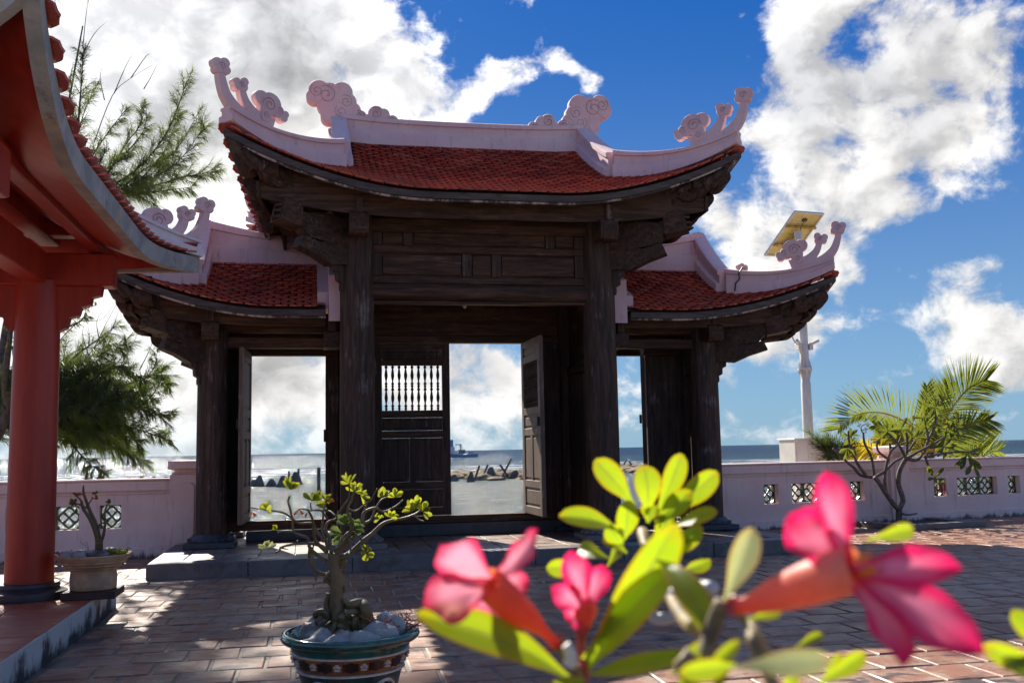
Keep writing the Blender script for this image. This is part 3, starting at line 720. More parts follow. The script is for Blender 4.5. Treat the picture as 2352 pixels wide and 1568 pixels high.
def P(name, a, b_, m=WH, bev=.008, parent=gate): return MB().box(a, b_, bev).build(name, m, parent)
def cyl_beam(name, a, b_, r, m=WH, parent=gate): return MB().tube([a, b_], r, 16, False).build(name, m, parent, 50)
# ---- central lintel, transom panels
u0, u1 = ML+.195, MR-.195
lb = MB(); n = 18
pts = []
for k in range(n):
    q = 2*math.pi*k/n; pts.append((.105*math.cos(q), .115*math.sin(q)))
lb.prism(pts, lambda a, b, t: Vector((t, VF+a, 3.27+b)), u0-.06, u1+.06); lb.build('lintel_beam', WH, gate, 40)
P('lintel_fillet', (u0, VF-.07, 3.125), (u1, VF+.07, 3.157))
P('transom_board', (u0, VF+.012, 3.37), (u1, VF+.05, 4.30))
def framed(u_a, u_b, z_a, z_b, v, name='panel', m=WH, parent=gate, proud=.016, depthm=WH):
    """a raised field inside a routed groove"""
    b = MB(); b.box((u_a, v-proud, z_a), (u_b, v+.012, z_b), .012); return b.build(name, m, parent)
# rails and stiles of the transom
P('transom_rail', (u0, VF-.035, 3.384), (u1, VF+.010, 3.475)); P('transom_rail', (u0, VF-.035, 3.77), (u1, VF+.010, 3.86)); P('transom_rail', (u0, VF-.035, 4.12), (u1, VF+.010, 4.2))
for a, c in ((u0, u0+.11), (u0+1.12, u0+1.24), (u0+1.5, u0+1.62), (u1-.12, u1)): P('transom_stile', (a, VF-.033, 3.477), (c, VF+.009, 3.768), WV)
for a, c in ((u0, u0+.11), (u0+.38, u0+.50), (u1-.50, u1-.38), (u1-.12, u1)): P('transom_stile', (a, VF-.033, 3.862), (c, VF+.009, 4.118), WV)
for a, c in ((u0+.125, u0+1.105), (u0+1.255, u0+1.485), (u0+1.635, u1-.135)): framed(a, c, 3.495, 3.752, VF-.004, 'transom_panel')
for a, c in ((u0+.125, u0+.365), (u0+.515, u1-.515), (u1-.365, u1-.135)): framed(a, c, 3.88, 4.105, VF-.004, 'transom_panel')
# ---- ceiling / upper wall above the doors (dark interior)
P('ceiling_boards', (ML, VF+.06, 4.31), (MR, 15.6, 4.34), WD)
P('door_wall_head', (ML+.19, VD-.02, 2.90), (MR-.19, VD+.07, 4.30), WH)
cyl_beam('cross_beam', (ML, VF, 3.55), (ML, 15.6, 3.55), .1, WD); cyl_beam('cross_beam', (MR, VF, 3.55), (MR, 15.6, 3.55), .1, WD)

# ---- side partitions between front and middle columns: vertical slats on a stone base
def partition(u, va, vb, z0, z1, inner):
    P('partition_base', (u-.09, va, zp+.003), (u+.09, vb, zp+.17), STONE)
    P('partition_rail', (u-.06, va, zp+.172), (u+.06, vb, zp+.36), WD); P('partition_rail', (u-.06, va, 2.32), (u+.06, vb, 2.46), WD); P('partition_board', (u-.025, va, 2.462), (u+.025, vb, z1), WD)
    P('partition_back', (u-.012, va, zp+.362), (u+.012, vb, 2.318), WD)
    n = max(4, int((vb-va)/.145)); st = (vb-va)/n
    for k in range(n): P('slat', (u+inner*.013, va+k*st+.006, zp+.364), (u+inner*.045, va+(k+1)*st-.008, 2.316), WV, .01)
partition(MR-.02, VF+.2, VD-.08, 0, 3.45, -1); partition(ML+.02, VF+.2, VD-.08, 0, 3.45, 1)
# ---- door sill, jambs, lintel of the centre bay
D0, D1 = .86, 2.93
P('sill_stone', (ML+.2, VD-.10, zp+.003), (MR-.2, VD+.12, zp+.165), DARKSTONE, .006)
P('sill_beam', (ML+.19, VD-.07, zp+.168), (MR-.19, VD+.10, .42), WH)
P('door_lintel', (ML+.19, VD-.065, 2.80), (MR-.19, VD+.09, 2.898), WH)
P('door_jamb', (ML+.19, VD-.06, .422), (D0-.01, VD+.085, 2.798), WV); P('door_jamb', (D1+.05, VD-.06, .422), (MR-.19, VD+.085, 2.798), WV)
BALP = [(.012,0),(.02,.03),(.012,.05),(.022,.06),(.022,.075),(.012,.085),(.010,.11),(.020,.16),(.024,.20),(.016,.26),(.011,.30),(.022,.315),(.022,.33),(.011,.345)]
def door_leaf(origin, ang, wdt, H, mats, flip=1, balus=True, mirror=1):
    """leaf in its own frame: x along the leaf from the hinge, y thickness, z up"""
    d = bpy.data.objects.new('door', None); COL.objects.link(d); d.parent = gate; d.location = Vector(origin)-wloc(gate); d.rotation_euler = (0,0,ang)
    mv, mh = mats
    th = .028
    def B(name, a, b_, m, bev=.006): return MB().box(a, b_, bev).build(name, m, d, local=True)
    sw = .105
    zs = [0, .15, .43, .52, 1.13, 1.22, 1.44, 1.53, 2.17, 2.27] if balus else [0, .15, .40, .50, 1.2, 1.29, 1.5, 1.6, 2.1, 2.2]
    top = H
    B('stile', (0, -th, 0), (sw, th, top), mv); B('stile', (wdt-sw, -th, 0), (wdt, th, top), mv)
    rails = [(0,.11),(.36,.46),(1.06,1.16),(1.34,1.44),(2.06,2.15),(top-.09,top)]
    for a, c in rails: B('rail', (sw+.001, -th+.002, a), (wdt-sw-.001, th-.002, c), mh)
    B('stile', (wdt/2-.045, -th+.003, .461), (wdt/2+.045, th-.003, 1.059), mv)
    for (xa, xb, za, zb) in [(sw, wdt-sw, .11, .36), (sw, wdt/2-.045, .46, 1.06), (wdt/2+.045, wdt-sw, .46, 1.06), (sw, wdt-sw, 1.16, 1.34), (sw, wdt-sw, 2.15, top-.09)]:
        b = MB(); b.box((xa+.002, -.008, za+.002), (xb-.002, .008, zb-.002)); b.box((xa+.03, -.017, za+.03), (xb-.03, .017, zb-.03), .008); b.build('door_panel', mv, d, local=True)
    if balus:
        n = 9; z0, z1 = 1.441, 2.059
        bm = MB(); k = (z1-z0)/.69
        bm.lathe([(r, z*k) for r, z in BALP] + [(r, (.345+z)*k) for r, z in BALP], (0,0,0), 10)
        me = bm.mesh('baluster', WV, smooth=50)
        for i in range(n):
            o = link('baluster', me, d); o.location = (sw+(wdt-2*sw)*(i+.65)/(n+.3), 0, z0)
    else:
        b = MB(); b.box((sw+.002, -.008, 1.442), (wdt-sw-.002, .008, 2.058)); b.box((sw+.03, -.017, 1.47), (wdt-sw-.03, .017, 2.03), .008); b.build('door_panel', mv, d, local=True)
    B('door_handle', (wdt-.07, -th-.035, 1.18), (wdt-.05, -th-.002, 1.30), BLACK, .004)
    return d
door_leaf((D0, VD+.01, .425), 0, 1.045, 2.37, (WV, WH))
door_leaf((D1+.02, VD-.05, .425), R(-88.5), 1.02, 2.37, (WL, WL))

# ---- side bays
def side_bay(a, b_, leaf_u, leaf_w, ang, open_to):
    P('sill_beam', (a, VD-.06, .30), (b_, VD+.09, .425), WH); P('sill_stone', (a+.25, VD-.07, zp+.003), (b_-.15, VD+.09, zp+.135), DARKSTONE)
    P('door_lintel', (a, VD-.06, 2.62), (b_, VD+.08, 2.72), WH); P('bay_head_board', (a, VD-.03, 2.722), (b_, VD+.05, 3.2), WH)
aL, bL = OL+.14, ML-.19; aR, bR = MR+.19, OR-.14
side_bay(aL, bL, 0, 0, 0, 0); side_bay(aR, bR, 0, 0, 0, 0)
P('door_jamb', (aL, VD-.05, .427), (-.80, VD+.07, 2.618), WV); P('door_jamb', (.20, VD-.05, .427), (bL, VD+.07, 2.618), WV)
P('door_jamb', (aR, VD-.05, .427), (aR+.12, VD+.07, 2.618), WV); P('door_jamb', (OR-.32, VD-.05, .427), (bR, VD+.07, 2.618), WV)
door_leaf((-.80, VD-.055, .44), R(-93), .93, 2.20, (WL, WL), balus=False)
door_leaf((4.72, VD-.055, .44), R(-109), .88, 2.20, (WV, WH), balus=False)
P('fixed_panel', (4.78, VD-.02, .427), (OR-.325, VD+.03, 2.618), WV)
for u, s in ((OL+.02, 1), (OR-.02, -1)):
    partition(u, VS+.18, VD+.0, 0, 3.0, s)
# ---- eave beams and beam heads
P('latch', (.175, VD-.10, 1.45), (.20, VD-.052, 1.62), BLACK)

# ---- main roof
MRF = Roof(UC+.06, 1, 1.80, 3.14, 11.45, 14.0, 4.35, 5.70, .41, .66, .75, None)
main_roof = bpy.data.objects.new('main_roof', None); COL.objects.link(main_roof); main_roof.parent = gate
SRF = [Roof(UC+.04, sg, 3.60, EE, 12.45, 14.0, 3.08, 3.96, .42, .54, 2.6, 1.98) for sg, EE in ((-1, 4.62), (1, 4.95))]
side_roofs = []
for sg in (-1, 1):
    o = bpy.data.objects.new('side_roof', None); COL.objects.link(o); o.parent = gate; side_roofs.append(o)
fr, sd = roof_tiles(MRF, (1, -1)); put_tiles(fr, sd, main_roof, 170)
for rf, o in zip(SRF, side_roofs):
    fr, sd = roof_tiles(rf, (1,)); put_tiles(fr, sd, o, 62)
roof_shell(MRF, main_roof, True)
for rf, o in zip(SRF, side_roofs): roof_shell(rf, o, False)

def fascia(rf, parent, sym):
    runs = [eave_line(rf, sym), eave_line(rf, sym, back=True)] + [side_line(rf, sg) for sg in ((1,-1) if sym else (1,))]
    a, c, d = MB(), MB(), MB()
    for i, ln in enumerate(runs):
        kk = 0.0
        a.sweep(rect(-.022,.022,-.088,-.012), [p+Vector((0,0,kk)) for p in ln]); 
    runs2 = [eave_line(rf, sym, inset=.035), eave_line(rf, sym, inset=.035, back=True)] + [side_line(rf, sg, inset=.035) for sg in ((1,-1) if sym else (1,))]
    for ln in runs2: c.sweep(rect(-.02,.02,-.112,-.090), ln)
    a.build('fascia_board', FASC, parent, 30); c.build('drip_strip', PEEL, parent, 30)
fascia(MRF, main_roof, True)
for rf, o in zip(SRF, side_roofs): fascia(rf, o, False)

def frieze(rf, parent, sym, ins, zbot):
    """upright plank under the eave: curved top, straight foot"""
    for back in (False, True):
        lo = -rf.E+ins if sym else rf.s_in; hi = rf.E-ins; n = 40; b = MB(); v = rf.vE+ins
        if back: v = 2*rf.vr - v
        top = []
        for i in range(n+1):
            s_ = lo+(hi-lo)*i/n; t = ins/rf.D; top.append((rf.uc+rf.sgn*s_, rf.front(s_, t).z-.088))
        c = lambda s_: max(0, (abs(s_)-rf.x0)/(rf.E-rf.x0))
        bot = [(x, zbot + .42*rf.lift*c((x-rf.uc)*rf.sgn)**2.2) for x, z in top]
        vs = []
        for (x, z), (x2, z2) in zip(top, bot): vs += [(x, v-.02, z), (x, v-.02, z2), (x, v+.02, z2), (x, v+.02, z)]
        fs = [(0,1,2,3), tuple(4*n+k for k in (3,2,1,0))]
        for i in range(n):
            for k in range(4): j=(k+1)%4; fs.append((4*i+k,4*i+4+k,4*i+4+j,4*i+j))
        b.add(vs, fs); b.build('eave_board', WH, parent)
    for sg in ((1,-1) if sym else (1,)):
        q = Roof.__new__(Roof); q.__dict__.update(rf.__dict__); q.sgn = rf.sgn*sg; n = 30; b = MB(); sv = rf.E-ins; u = rf.uc+q.sgn*sv; hv = q.halfv(sv)-.03; vs = []
        for i in range(n+1):
            v = rf.vr+(2*i/n-1)*hv; p_ = q.side(sv, v); z = p_.z-.088; u = p_.x; cc = max(0, (abs(v-rf.vr)-rf.y0)/(rf.D-rf.y0)); z2 = zbot+.42*rf.lift*cc**2.2
            vs += [(u-.02, v, z), (u-.02, v, z2), (u+.02, v, z2), (u+.02, v, z)]
        fs = [(0,1,2,3), tuple(4*n+k for k in (3,2,1,0))]
        for i in range(n):
            for k in range(4): j=(k+1)%4; fs.append((4*i+k,4*i+4+k,4*i+4+j,4*i+j))
        b.add(vs, fs); b.build('eave_board', WD, parent)
frieze(MRF, main_roof, True, .34, 4.10)
def eave_lobes(rf, sg, parent):
    q = Roof.__new__(Roof); q.__dict__.update(rf.__dict__); q.sgn = rf.sgn*sg
    for back in (1, -1):
        for i in range(4):
            f = .95 - i*.135; v = rf.vr - back*rf.D*f; v2 = rf.vr - back*rf.D*(f-.055)
            p = q.side(rf.E, v); p2 = q.side(rf.E, v2); b = MB(); n = 10
            pl = [(-.55, .0)] + [(-.21+.17*math.sin(math.pi*k/n), -.135-.125*math.cos(math.pi*k/n)) for k in range(n+1)] + [(-.30,-.27), (-.55,-.30)]
            vs = [Vector((p.x+q.sgn*a, p.y, p.z-.09+z)) for a, z in pl] + [Vector((p2.x+q.sgn*a, p2.y, p2.z-.09+z)) for a, z in pl]; m_ = len(pl)
            b.add(vs, [tuple(range(m_))[::-1], tuple(range(m_, 2*m_))] + [(k, (k+1)%m_, m_+(k+1)%m_, m_+k) for k in range(m_)]); b.build('rafter_end', WD, parent)
for sg in (1, -1): eave_lobes(MRF, sg, main_roof)
for rf, o in zip(SRF, side_roofs): frieze(rf, o, False, .30, 2.90); eave_lobes(rf, 1, o)

# ridges, hips, descending ridges
def ridges(rf, parent, sym, k, cloud):
    sgs = (-1, 1) if sym else (1,)
    n = 16; lo = -rf.R if sym else rf.s_in-.06
    def rz(s_):
        return .06*(abs(s_)/rf.R)**3 if sym else 0.0
    path = [Vector((rf.uc+rf.sgn*(lo+(rf.R-lo)*i/n), rf.vr, rf.zr-.03+rz(lo+(rf.R-lo)*i/n))) for i in range(n+1)]
    tall = 1.0 if sym else 1.72
    MB().sweep(sc(RIDGE, 1.0*k), path, True, None if sym else (lambda f: 1+(tall-1)*max(0, (f-.12)/.88)**1.6)).build('ridge', PINK, parent, 30)
    tbr = rf.tb*.98
    for sg in sgs:
        q = Roof.__new__(Roof); q.__dict__.update(rf.__dict__); q.sgn = rf.sgn*sg
        for back in (False, True):
            pth = []
            ztop = rf.zr-.03+rz(rf.R)+.004
            for i in range(11):
                t = 1-(1-tbr)*i/10; p = q.front(rf.R, t, back); f = i/10
                p.z = max(p.z, 0) + (ztop-rf.zr+.02)*(1-f)**1.5; p.x += .0*q.sgn; pth.append(p)
            MB().sweep(sc(RIDGE, .97*k), pth, True, None if sym else (lambda f: 1.02+(tall-1.02)*(1-f)**1.3)).build('descending_ridge', PINK, parent, 30)
            # hip ridge to the corner
            pts = []
            c0 = q.front(rf.R, tbr, back); 
            for i in range(15):
                f = i/14; t = tbr*(1-f); p = q.front(rf.w(t), t, back)
                p.z += .02 + .07*f**1.5; pts.append(p)
            MB().sweep(sc(RIDGE, .93*k, .95*k), pts, True, .45).build('hip_ridge', PINK, parent, 30)
            tip = pts[-1]; dr = (pts[-1]-pts[-5]); dr.z = 0; dr.normalize(); nn = Vector((dr.y, -dr.x, 0))
            fn = lambda a, z, t, tip=tip, dr=dr, nn=nn: tip + dr*(a-.10) + Vector((0,0,z-.02*k)) + nn*t
            corner_finial(fn, parent, k)
        if cloud:
            base = Vector((rf.uc+q.sgn*(rf.R+.02), rf.vr, rf.zr+.27))
            fn = lambda a, z, t, base=base, q=q: base + Vector((q.sgn*a*1.06, t, z*1.08))
            ridge_cloud(fn, parent)
        # gable board closing the end
        if True:
            b = MB(); u = rf.uc+q.sgn*(rf.R-.03); n2 = 10; poly = []
            for i in range(n2+1): t = tbr+(1-tbr)*i/n2; p = q.front(rf.R, t); poly.append((p.y, p.z-.03))
            for i in range(n2-1, -1, -1): t = tbr+(1-tbr)*i/n2; p = q.front(rf.R, t, True); poly.append((p.y, p.z-.03))
            b.prism(poly, lambda a, z, t: Vector((t, a, z)), u-.02, u+.02); b.build('gable_board', WD, parent)
ridges(MRF, main_roof, True, 1.0, True)
for rf, o in zip(SRF, side_roofs): ridges(rf, o, False, .92, False)
# stepped end ridge of each side roof against the main column
for rf, o in zip(SRF, side_roofs):
    for back in (False, True):
        pth = [rf.front(rf.s_in-.14, 1-i/10*.985, back)+Vector((0,0,.0)) for i in range(11)]
        b = MB(); b.sweep([(-.10,-.16),(.10,-.16),(.10,.42),(-.10,.42)], pth); b.build('end_ridge', PINK, o, 30)
        pth = [p+Vector((rf.sgn*.17,0,.0)) for p in pth[:10]]
        b = MB(); b.sweep([(-.068,-.05),(.068,-.05),(.068,.16),(-.068,.16)], pth); b.build('end_ridge_step', PINK, o, 30)

# ---- eave purlins, beam heads and brackets
P('eave_purlin', (MRF.uc-2.45, VF-.10, 4.02), (MRF.uc+2.45, VF+.06, 4.20), WH, .015, main_roof)
for rf, o in zip(SRF, side_roofs):
    xs = sorted((rf.uc+rf.sgn*1.80, rf.uc+rf.sgn*4.2)); P('eave_purlin', (xs[0], VS-.10, 2.86), (xs[1], VS+.06, 3.03), WH, .015, o)
    xs = sorted((rf.uc+rf.sgn*1.80, rf.uc+rf.sgn*3.3)); P('head_beam', (xs[0], VS-.06, 2.66), (xs[1], VS+.05, 2.80), WH, .01, o)
def beam_head(u, v0_, v1_, z, wd=.20, h=.24, parent=gate):
    b = MB(); pr = [(0,-h/2),(0,h/2),(-.0,h/2)]
    poly = [(v1_,-h*.40),(v1_,h*.5),(v0_+.02,h*.5),(v0_,h*.40),(v0_,-h*.35),(v0_+.03,-h*.5),(v0_+.14,-h*.55),(v0_+.22,-h*.40)]
    b.prism(poly, lambda a, c, t: Vector((u+t, a, z+c)), -wd/2, wd/2); o = b.build('beam_head', WD, parent)
    c = MB()          # carved key pattern on the face
    for i in range(3): c.box((u-wd*.38, v0_-.006, z-h*.3+i*h*.24), (u+wd*.38, v0_+.004, z-h*.3+i*h*.24+.018)); 
    for i in range(3): c.box((u-wd*.38+i*wd*.34, v0_-.005, z-h*.3), (u-wd*.38+i*wd*.34+.016, v0_+.003, z+h*.24))
    c.build('key_carving', WH, o)
    MB().box((u-.045, v0_+.01, z+h*.5+.001), (u+.045, v0_+.12, z+h*.5+.19), .006).build('dwarf_post', WV, o)
for u in (ML, MR): beam_head(u, 11.72, VF, 4.02, .23, .25, main_roof)
for rf, o, u in zip(SRF, side_roofs, (OL, OR)): beam_head(u, 12.70, VS, 2.84, .21, .22, o); beam_head(rf.uc+rf.sgn*1.90, 12.62, VS, 2.72, .20, .20, o)

def corner_bracket(rf, sg, cu, cv, zc, parent, k=1.0, back=False):
    """diagonal hip beam with stepped, rounded noses, and two carved arms below it"""
    q = Roof.__new__(Roof); q.__dict__.update(rf.__dict__); q.sgn = rf.sgn*sg
    tip = q.front(rf.E-.05, .02, back); c = Vector((cu, cv, zc)); d = tip-c; d.z = 0; L = d.length; d.normalize(); nn = Vector((d.y, -d.x, 0))
    def surf(f):                   # underside height of the roof above the diagonal
        p = c + d*(L*f); sv = (p.x-rf.uc)*q.sgn; t = 1-abs(p.y-rf.vr)/rf.D; ts = (rf.E-sv)/(rf.E-rf.R)*rf.tb
        return (q.front(sv, max(0, t), back).z if t < ts else q.side(sv, p.y).z) - .10
    fn = lambda a, z, t: c + d*a + Vector((0,0,z-zc)) + nn*t
    n = 50; top = [(L*(.04+.95*i/n), surf(.04+.95*i/n)) for i in range(n+1)]
    low = []
    for i in range(n+1):
        f = .04+.95*i/n; z = surf(f); ph = (f*5.0) % 1.0
        drop = (.36*(1-f)+.17*min(1, (1-f)*7)+.03) * (.50+.50*math.sqrt(max(0, 1-(2*ph-1)**2)))
        low.append((L*f, z-drop*k))
    b = MB(); b.prism(top+low[::-1], fn, -.10*k, .10*k); h = b.build('hip_beam', WD, parent)
    # round logs lying along the flank of the hip beam
    for i, (fa, fb_) in enumerate(((.42,.62),(.60,.80),(.78,.94))):
        for sgn in (1, -1):
            pa = fn(L*fa, surf(fa)-.16*k, .085*k*sgn); pb = fn(L*fb_, surf(fb_)-.09*k, .085*k*sgn); MB().tube([pa, pb], [.062*k, .05*k], 10, False).build('carved_log', WV, h, 50)
    # upper arm with block end
    za = zc - .06
    poly = [(0,.10),(0,-.16),(.25*L,-.20),(.42*L,-.16),(.50*L,-.02),(.62*L,.0),(.60*L,.20),(.45*L,.12),(.3*L,.16)]
    b = MB(); b.prism([(x, za+z*k) for x, z in poly], fn, -.11*k, .11*k); arm = b.build('bracket_arm', WD, parent)
    b = MB(); b.prism([(x, za+z*k) for x, z in [(.50*L,-.06),(.66*L,.0),(.62*L,.26),(.49*L,.20)]], fn, -.15*k, .15*k); blk = b.build('bracket_block', WH, arm)
    b = MB()
    for i in range(3): 
        x = (.655-.012*i)*L; z = za + (.03+.07*i)*k; b.box(fn(x, z, -.12*k)-Vector((.012,.012,.012)), fn(x, z, .12*k)+Vector((.012,.012,.012)))
    b.build('key_carving', WV, blk)
    zb = zc - .40*k
    poly = [(0,.12),(0,-.16),(.14*L,-.10),(.24*L,-.12),(.36*L,-.02),(.50*L,.06),(.47*L,.20),(.34*L,.14),(.2*L,.18)]
    b = MB(); b.prism([(x, zb+z*k) for x, z in poly], fn, -.095*k, .095*k); b.build('bracket_arm', WD, parent)
    # scalloped bracket running down the column
    b = MB(); poly = [(.0,.0),(.38,.02)]
    for i in range(5):
        x = .38-.30*((i+1)/5)**.75; z = -.12*(i+1)-.03
        poly += [(x+.06, z+.085), (x+.055, z+.03), (x+.0, z)]
    poly += [(0,-.72)]
    b.prism([(x*k, zb+(-.05+z)*k) for x, z in poly], fn, -.04, .04); b.build('scroll_bracket', WV, parent)
    side = Vector((q.sgn, 0, 0)); fs_ = lambda a, z, t: c + side*a + Vector((0,0,z-zc)) + Vector((0,t,0))
    b = MB(); b.prism([(x*k, zb+(.10+z)*k) for x, z in poly], fs_, -.045, .045); b.build('scroll_bracket', WV, parent)
for sg, u in ((-1, ML), (1, MR)):
    corner_bracket(MRF, sg, u, VF, 4.08, main_roof, 1.0); corner_bracket(MRF, sg, u, 15.65, 4.08, main_roof, 1.0, True)
for rf, o, u in zip(SRF, side_roofs, (OL, OR)):
    corner_bracket(rf, 1, u, VS, 2.92, o, .9); corner_bracket(rf, 1, u, 14.85, 2.92, o, .9, True)
# long crack through the hip ridge of the right side roof
MB().tube([onv(x, y, 12.905) for x, y in ((1706,613),(1697,628),(1699,640),(1690,650),(1688,668))], .011, 5, False).build('crack', BLACK, side_roofs[1])
# small lamp bulb hanging under the lintel
lamp = thing('light_bulb', 'small pale light bulb hanging inside the gate below the lintel beam', 'light bulb', onv(1067, 690, 12.9))
bp = onv(1067, 690, 12.9)
MB().tube([Vector((bp.x,bp.y,4.31)), bp], .006, 6, False).build('cord', BLACK, lamp)
MB().lathe([(.018,0),(.020,-.03),(.012,-.035)], bp, 10).build('socket', GLASS, lamp, 50)
MB().lathe([(.010,-.036),(.028,-.055),(.030,-.075),(.018,-.10),(.004,-.106)], bp, 12).build('bulb', GLASS, lamp, 60)

# ================================================================== PERIMETER WALLS
def grille_mesh():
    b = MB(); a, h = .135, .15
    for s_ in (-1, 1):
        b.box((s_*a-.014 if s_ > 0 else -a, -.03, -h), (a if s_ > 0 else -a+.014, .03, h), .004)
        b.box((-a+.0145, -.029, s_*h-.014 if s_ > 0 else -h), (a-.0145, .029, h if s_ > 0 else -h+.014), .004)
    pts = []
    for i in range(33):
        q = 2*math.pi*i/32; r = .103+.012*math.cos(4*q); pts.append((r*math.cos(q), 0, r*1.08*math.sin(q)))
    b.tube(pts, .014, 6, False, False)
    for s_ in (-1, 1): b.tube([(-.07, 0, -.078*s_), (-.02, 0, -.02*s_), (.02, 0, .02*s_), (.07, 0, .078*s_)], [.015, .012, .012, .015], 6, False)
    for x, z in ((.118,0),(-.118,0),(0,.132),(0,-.132)): b.box((x-.014, -.02, z-.014), (x+.014, .02, z+.014), .003)
    for x in (-1, 1):
        for z in (-1, 1): b.prism([(x*.121, z*.136), (x*.085, z*.136), (x*.121, z*.10)], lambda p, q, t: (p, t, q), -.02, .02)
    for x in (-1, 1):
        for z in (-1, 1): b.box((x*.045-.016, -.014, z*.05-.016), (x*.045+.016, .014, z*.05+.016), .004)
    return b
GM = grille_mesh().mesh('grille', GREENC)
def wall(label, loc, rz, L, ops, posts, grp, panels=()):
    t = thing('pink_wall', label, 'wall', loc, rz, grp)
    def B(name, a, b_, m=WALLP, bev=.006, par=t): return MB().box(a, b_, bev).build(name, m, par, local=True)
    body = MB(); zl, zh = .385, .685; T = .2; x = 0
    for a, c in ops:
        body.box((x, 0, .10), (a, T, .86)); body.box((a, .0, .10), (c, T, zl)); body.box((a, .0, zh), (c, T, .86)); x = c
    body.box((x, 0, .10), (L, T, .86)); body.build('wall_body', WALLP, t, local=True)
    B('wall_base', (0, -.035, -.05), (L, T+.03, .13)); B('wall_moulding', (0, -.022, .815), (L, T+.012, .842), WALLP, .008); B('wall_coping', (0, -.040, .858), (L, T+.03, .99), WALLP, .012)
    B('coping_cap', (0, -.062, .991), (L, T+.062, 1.015), WALLP, .008)
    for a, c in panels: 
        for xx in (a, c): B('wall_pilaster_strip', (xx-.004, -.010, .132), (xx+.30 if xx == c else xx, .02, .813)) if xx == c else None
    for a, c in ops:
        n = max(1, round((c-a)/.285)); st = (c-a)/n
        for i in range(n):
            o = link('grille', GM, t); o.location = (a+st*(i+.5), .13, (zl+zh)/2); o.scale = (st/.272, 1, 1.0)
    for a in posts:
        w_ = .38
        p = B('wall_post', (a, -.06, -.04), (a+w_, T+.06, 1.06), WALLP, .01)
        b = MB(); n_ = .03; x0, x1, z0, z1 = a+.07, a+w_-.07, .18, .95
        b.prism([(x0+n_,z0),(x1-n_,z0),(x1-n_,z0+n_),(x1,z0+n_),(x1,z1-n_),(x1-n_,z1-n_),(x1-n_,z1),(x0+n_,z1),(x0+n_,z1-n_),(x0,z1-n_),(x0,z0+n_),(x0+n_,z0+n_)], lambda p_, q, t_: (p_, t_, q), -.088, -.05)
        b.build('post_panel', WALLP, p, local=True)
        cx = a+w_/2; cy = T/2; b = MB()
        pr = [(.16,1.062),(.17,1.075),(.13,1.10),(.14,1.115),(.21,1.135),(.215,1.15),(.215,1.215),(.20,1.235),(.02,1.25)]
        vs = []; n = len(pr)
        for r, z in pr: vs += [(cx-r,cy-r,z),(cx+r,cy-r,z),(cx+r,cy+r,z),(cx-r,cy+r,z)]
        fs = [(3,2,1,0), tuple(4*(n-1)+k for k in range(4))]
        for i in range(n-1):
            for k in range(4): j=(k+1)%4; fs.append((4*i+k,4*i+j,4*i+4+j,4*i+4+k))
        b.add(vs, fs); b.build('post_cap', WALLP, p, local=True)
    return t
wall('pink balustrade wall with green ceramic grilles behind the cream flower bowl, left of the gate', (-10, 13.8, 0), 0, 8.2, [(4.70+1,4.97+1),(5.21+1,6.09+1),(6.33+1,6.60+1)], [8.2], 'pink walls beside the gate', [(6.9, 7.92)])
RW = R(9.1)
wall('pink balustrade wall with green ceramic grilles behind the bare frangipani, right of the gate', (5.72, 14.36, 0), RW, 14.0, [(1.20,1.47),(1.72,2.60),(2.85,3.12),(4.55,4.82),(5.05,5.93),(6.18,6.45),(8.2,8.47),(8.7,9.58),(9.83,10.1)], [0, 3.62, 7.0, 10.6], 'pink walls beside the gate')

# ================================================================== RED PAVILION (left)
PLW = plaster('white_ridge_plaster', (.66, .60, .62), (.72, .66, .66), .3)
PZ = .2
pf = struct('pavilion_floor', 'raised pavilion floor of glossy orange-red square tiles with a stained kerb')
MB().box((-7, 3.0, -.03), (-1.665, 9.335, PZ-.014)).build('floor_kerb', KERB, pf)
MB().box((-1.664, 3.0, -.03), (-1.65, 9.336, PZ-.002), .003).build('kerb_face', KERB, pf); MB().box((-7, 9.337, -.03), (-1.65, 9.35, PZ-.002), .003).build('kerb_face', KERB, pf)
pt = [brick_mesh('t', .492, .492, .012, PAVT, .004, 40+i) for i in range(3)]
cells = [(-1.66-.25-i*.498, 9.34-.25-k*.498, PZ+rnd.uniform(-.0008,.0008), (0,0,0)) for i in range(8) for k in range(12)]
lay_pieces(cells, pt, PAVT, pf, 'floor_tile', 120, lambda c: (Vector((c[0],c[1],0))-EYE).length, 'far_floor_tiles')
pavn = thing('red_pavilion', 'red painted pavilion with a grey upswept eave at the left edge', 'pavilion', (-3.6, 7.45, PZ))
def PB(name, a, b_, m=RED, bev=.01, par=pavn): return MB().box(a, b_, bev).build(name, m, par)
for u, v in ((-2.19, 8.68), (-5.0, 8.68), (-2.19, 5.6), (-5.0, 5.6)):
    c = MB().lathe([(.182,PZ+.1),(.180,1.0),(.174,2.0),(.170,2.74)], (u,v,0), 32).build('column', RED, pavn, 50)
    MB().lathe([(.285,PZ+.001),(.29,PZ+.02),(.285,PZ+.06),(.235,PZ+.075),(.225,PZ+.085),(.232,PZ+.10),(.225,PZ+.125),(.17,PZ+.13)], (u,v,0), 32).build('column_base', DARKSTONE, c, 40)
for v in (8.68, 5.6):
    PB('cross_beam', (-5.6, v-.10, 2.70), (-1.60, v+.10, 2.97)); PB('cross_beam', (-5.4, v-.08, 3.12), (-1.9, v+.08, 3.30))
for u in (-2.19, -5.0): PB('long_beam', (u-.09, 5.0, 2.715), (u+.09, 9.25, 2.965)); PB('long_beam', (u-.08, 5.3, 3.10), (u+.08, 9.0, 3.28))
PB('eave_purlin', (-1.80, 5.3, 2.985), (-1.70, 9.35, 3.10)); PB('eave_purlin', (-5.50, 5.3, 2.985), (-5.4, 9.35, 3.10))
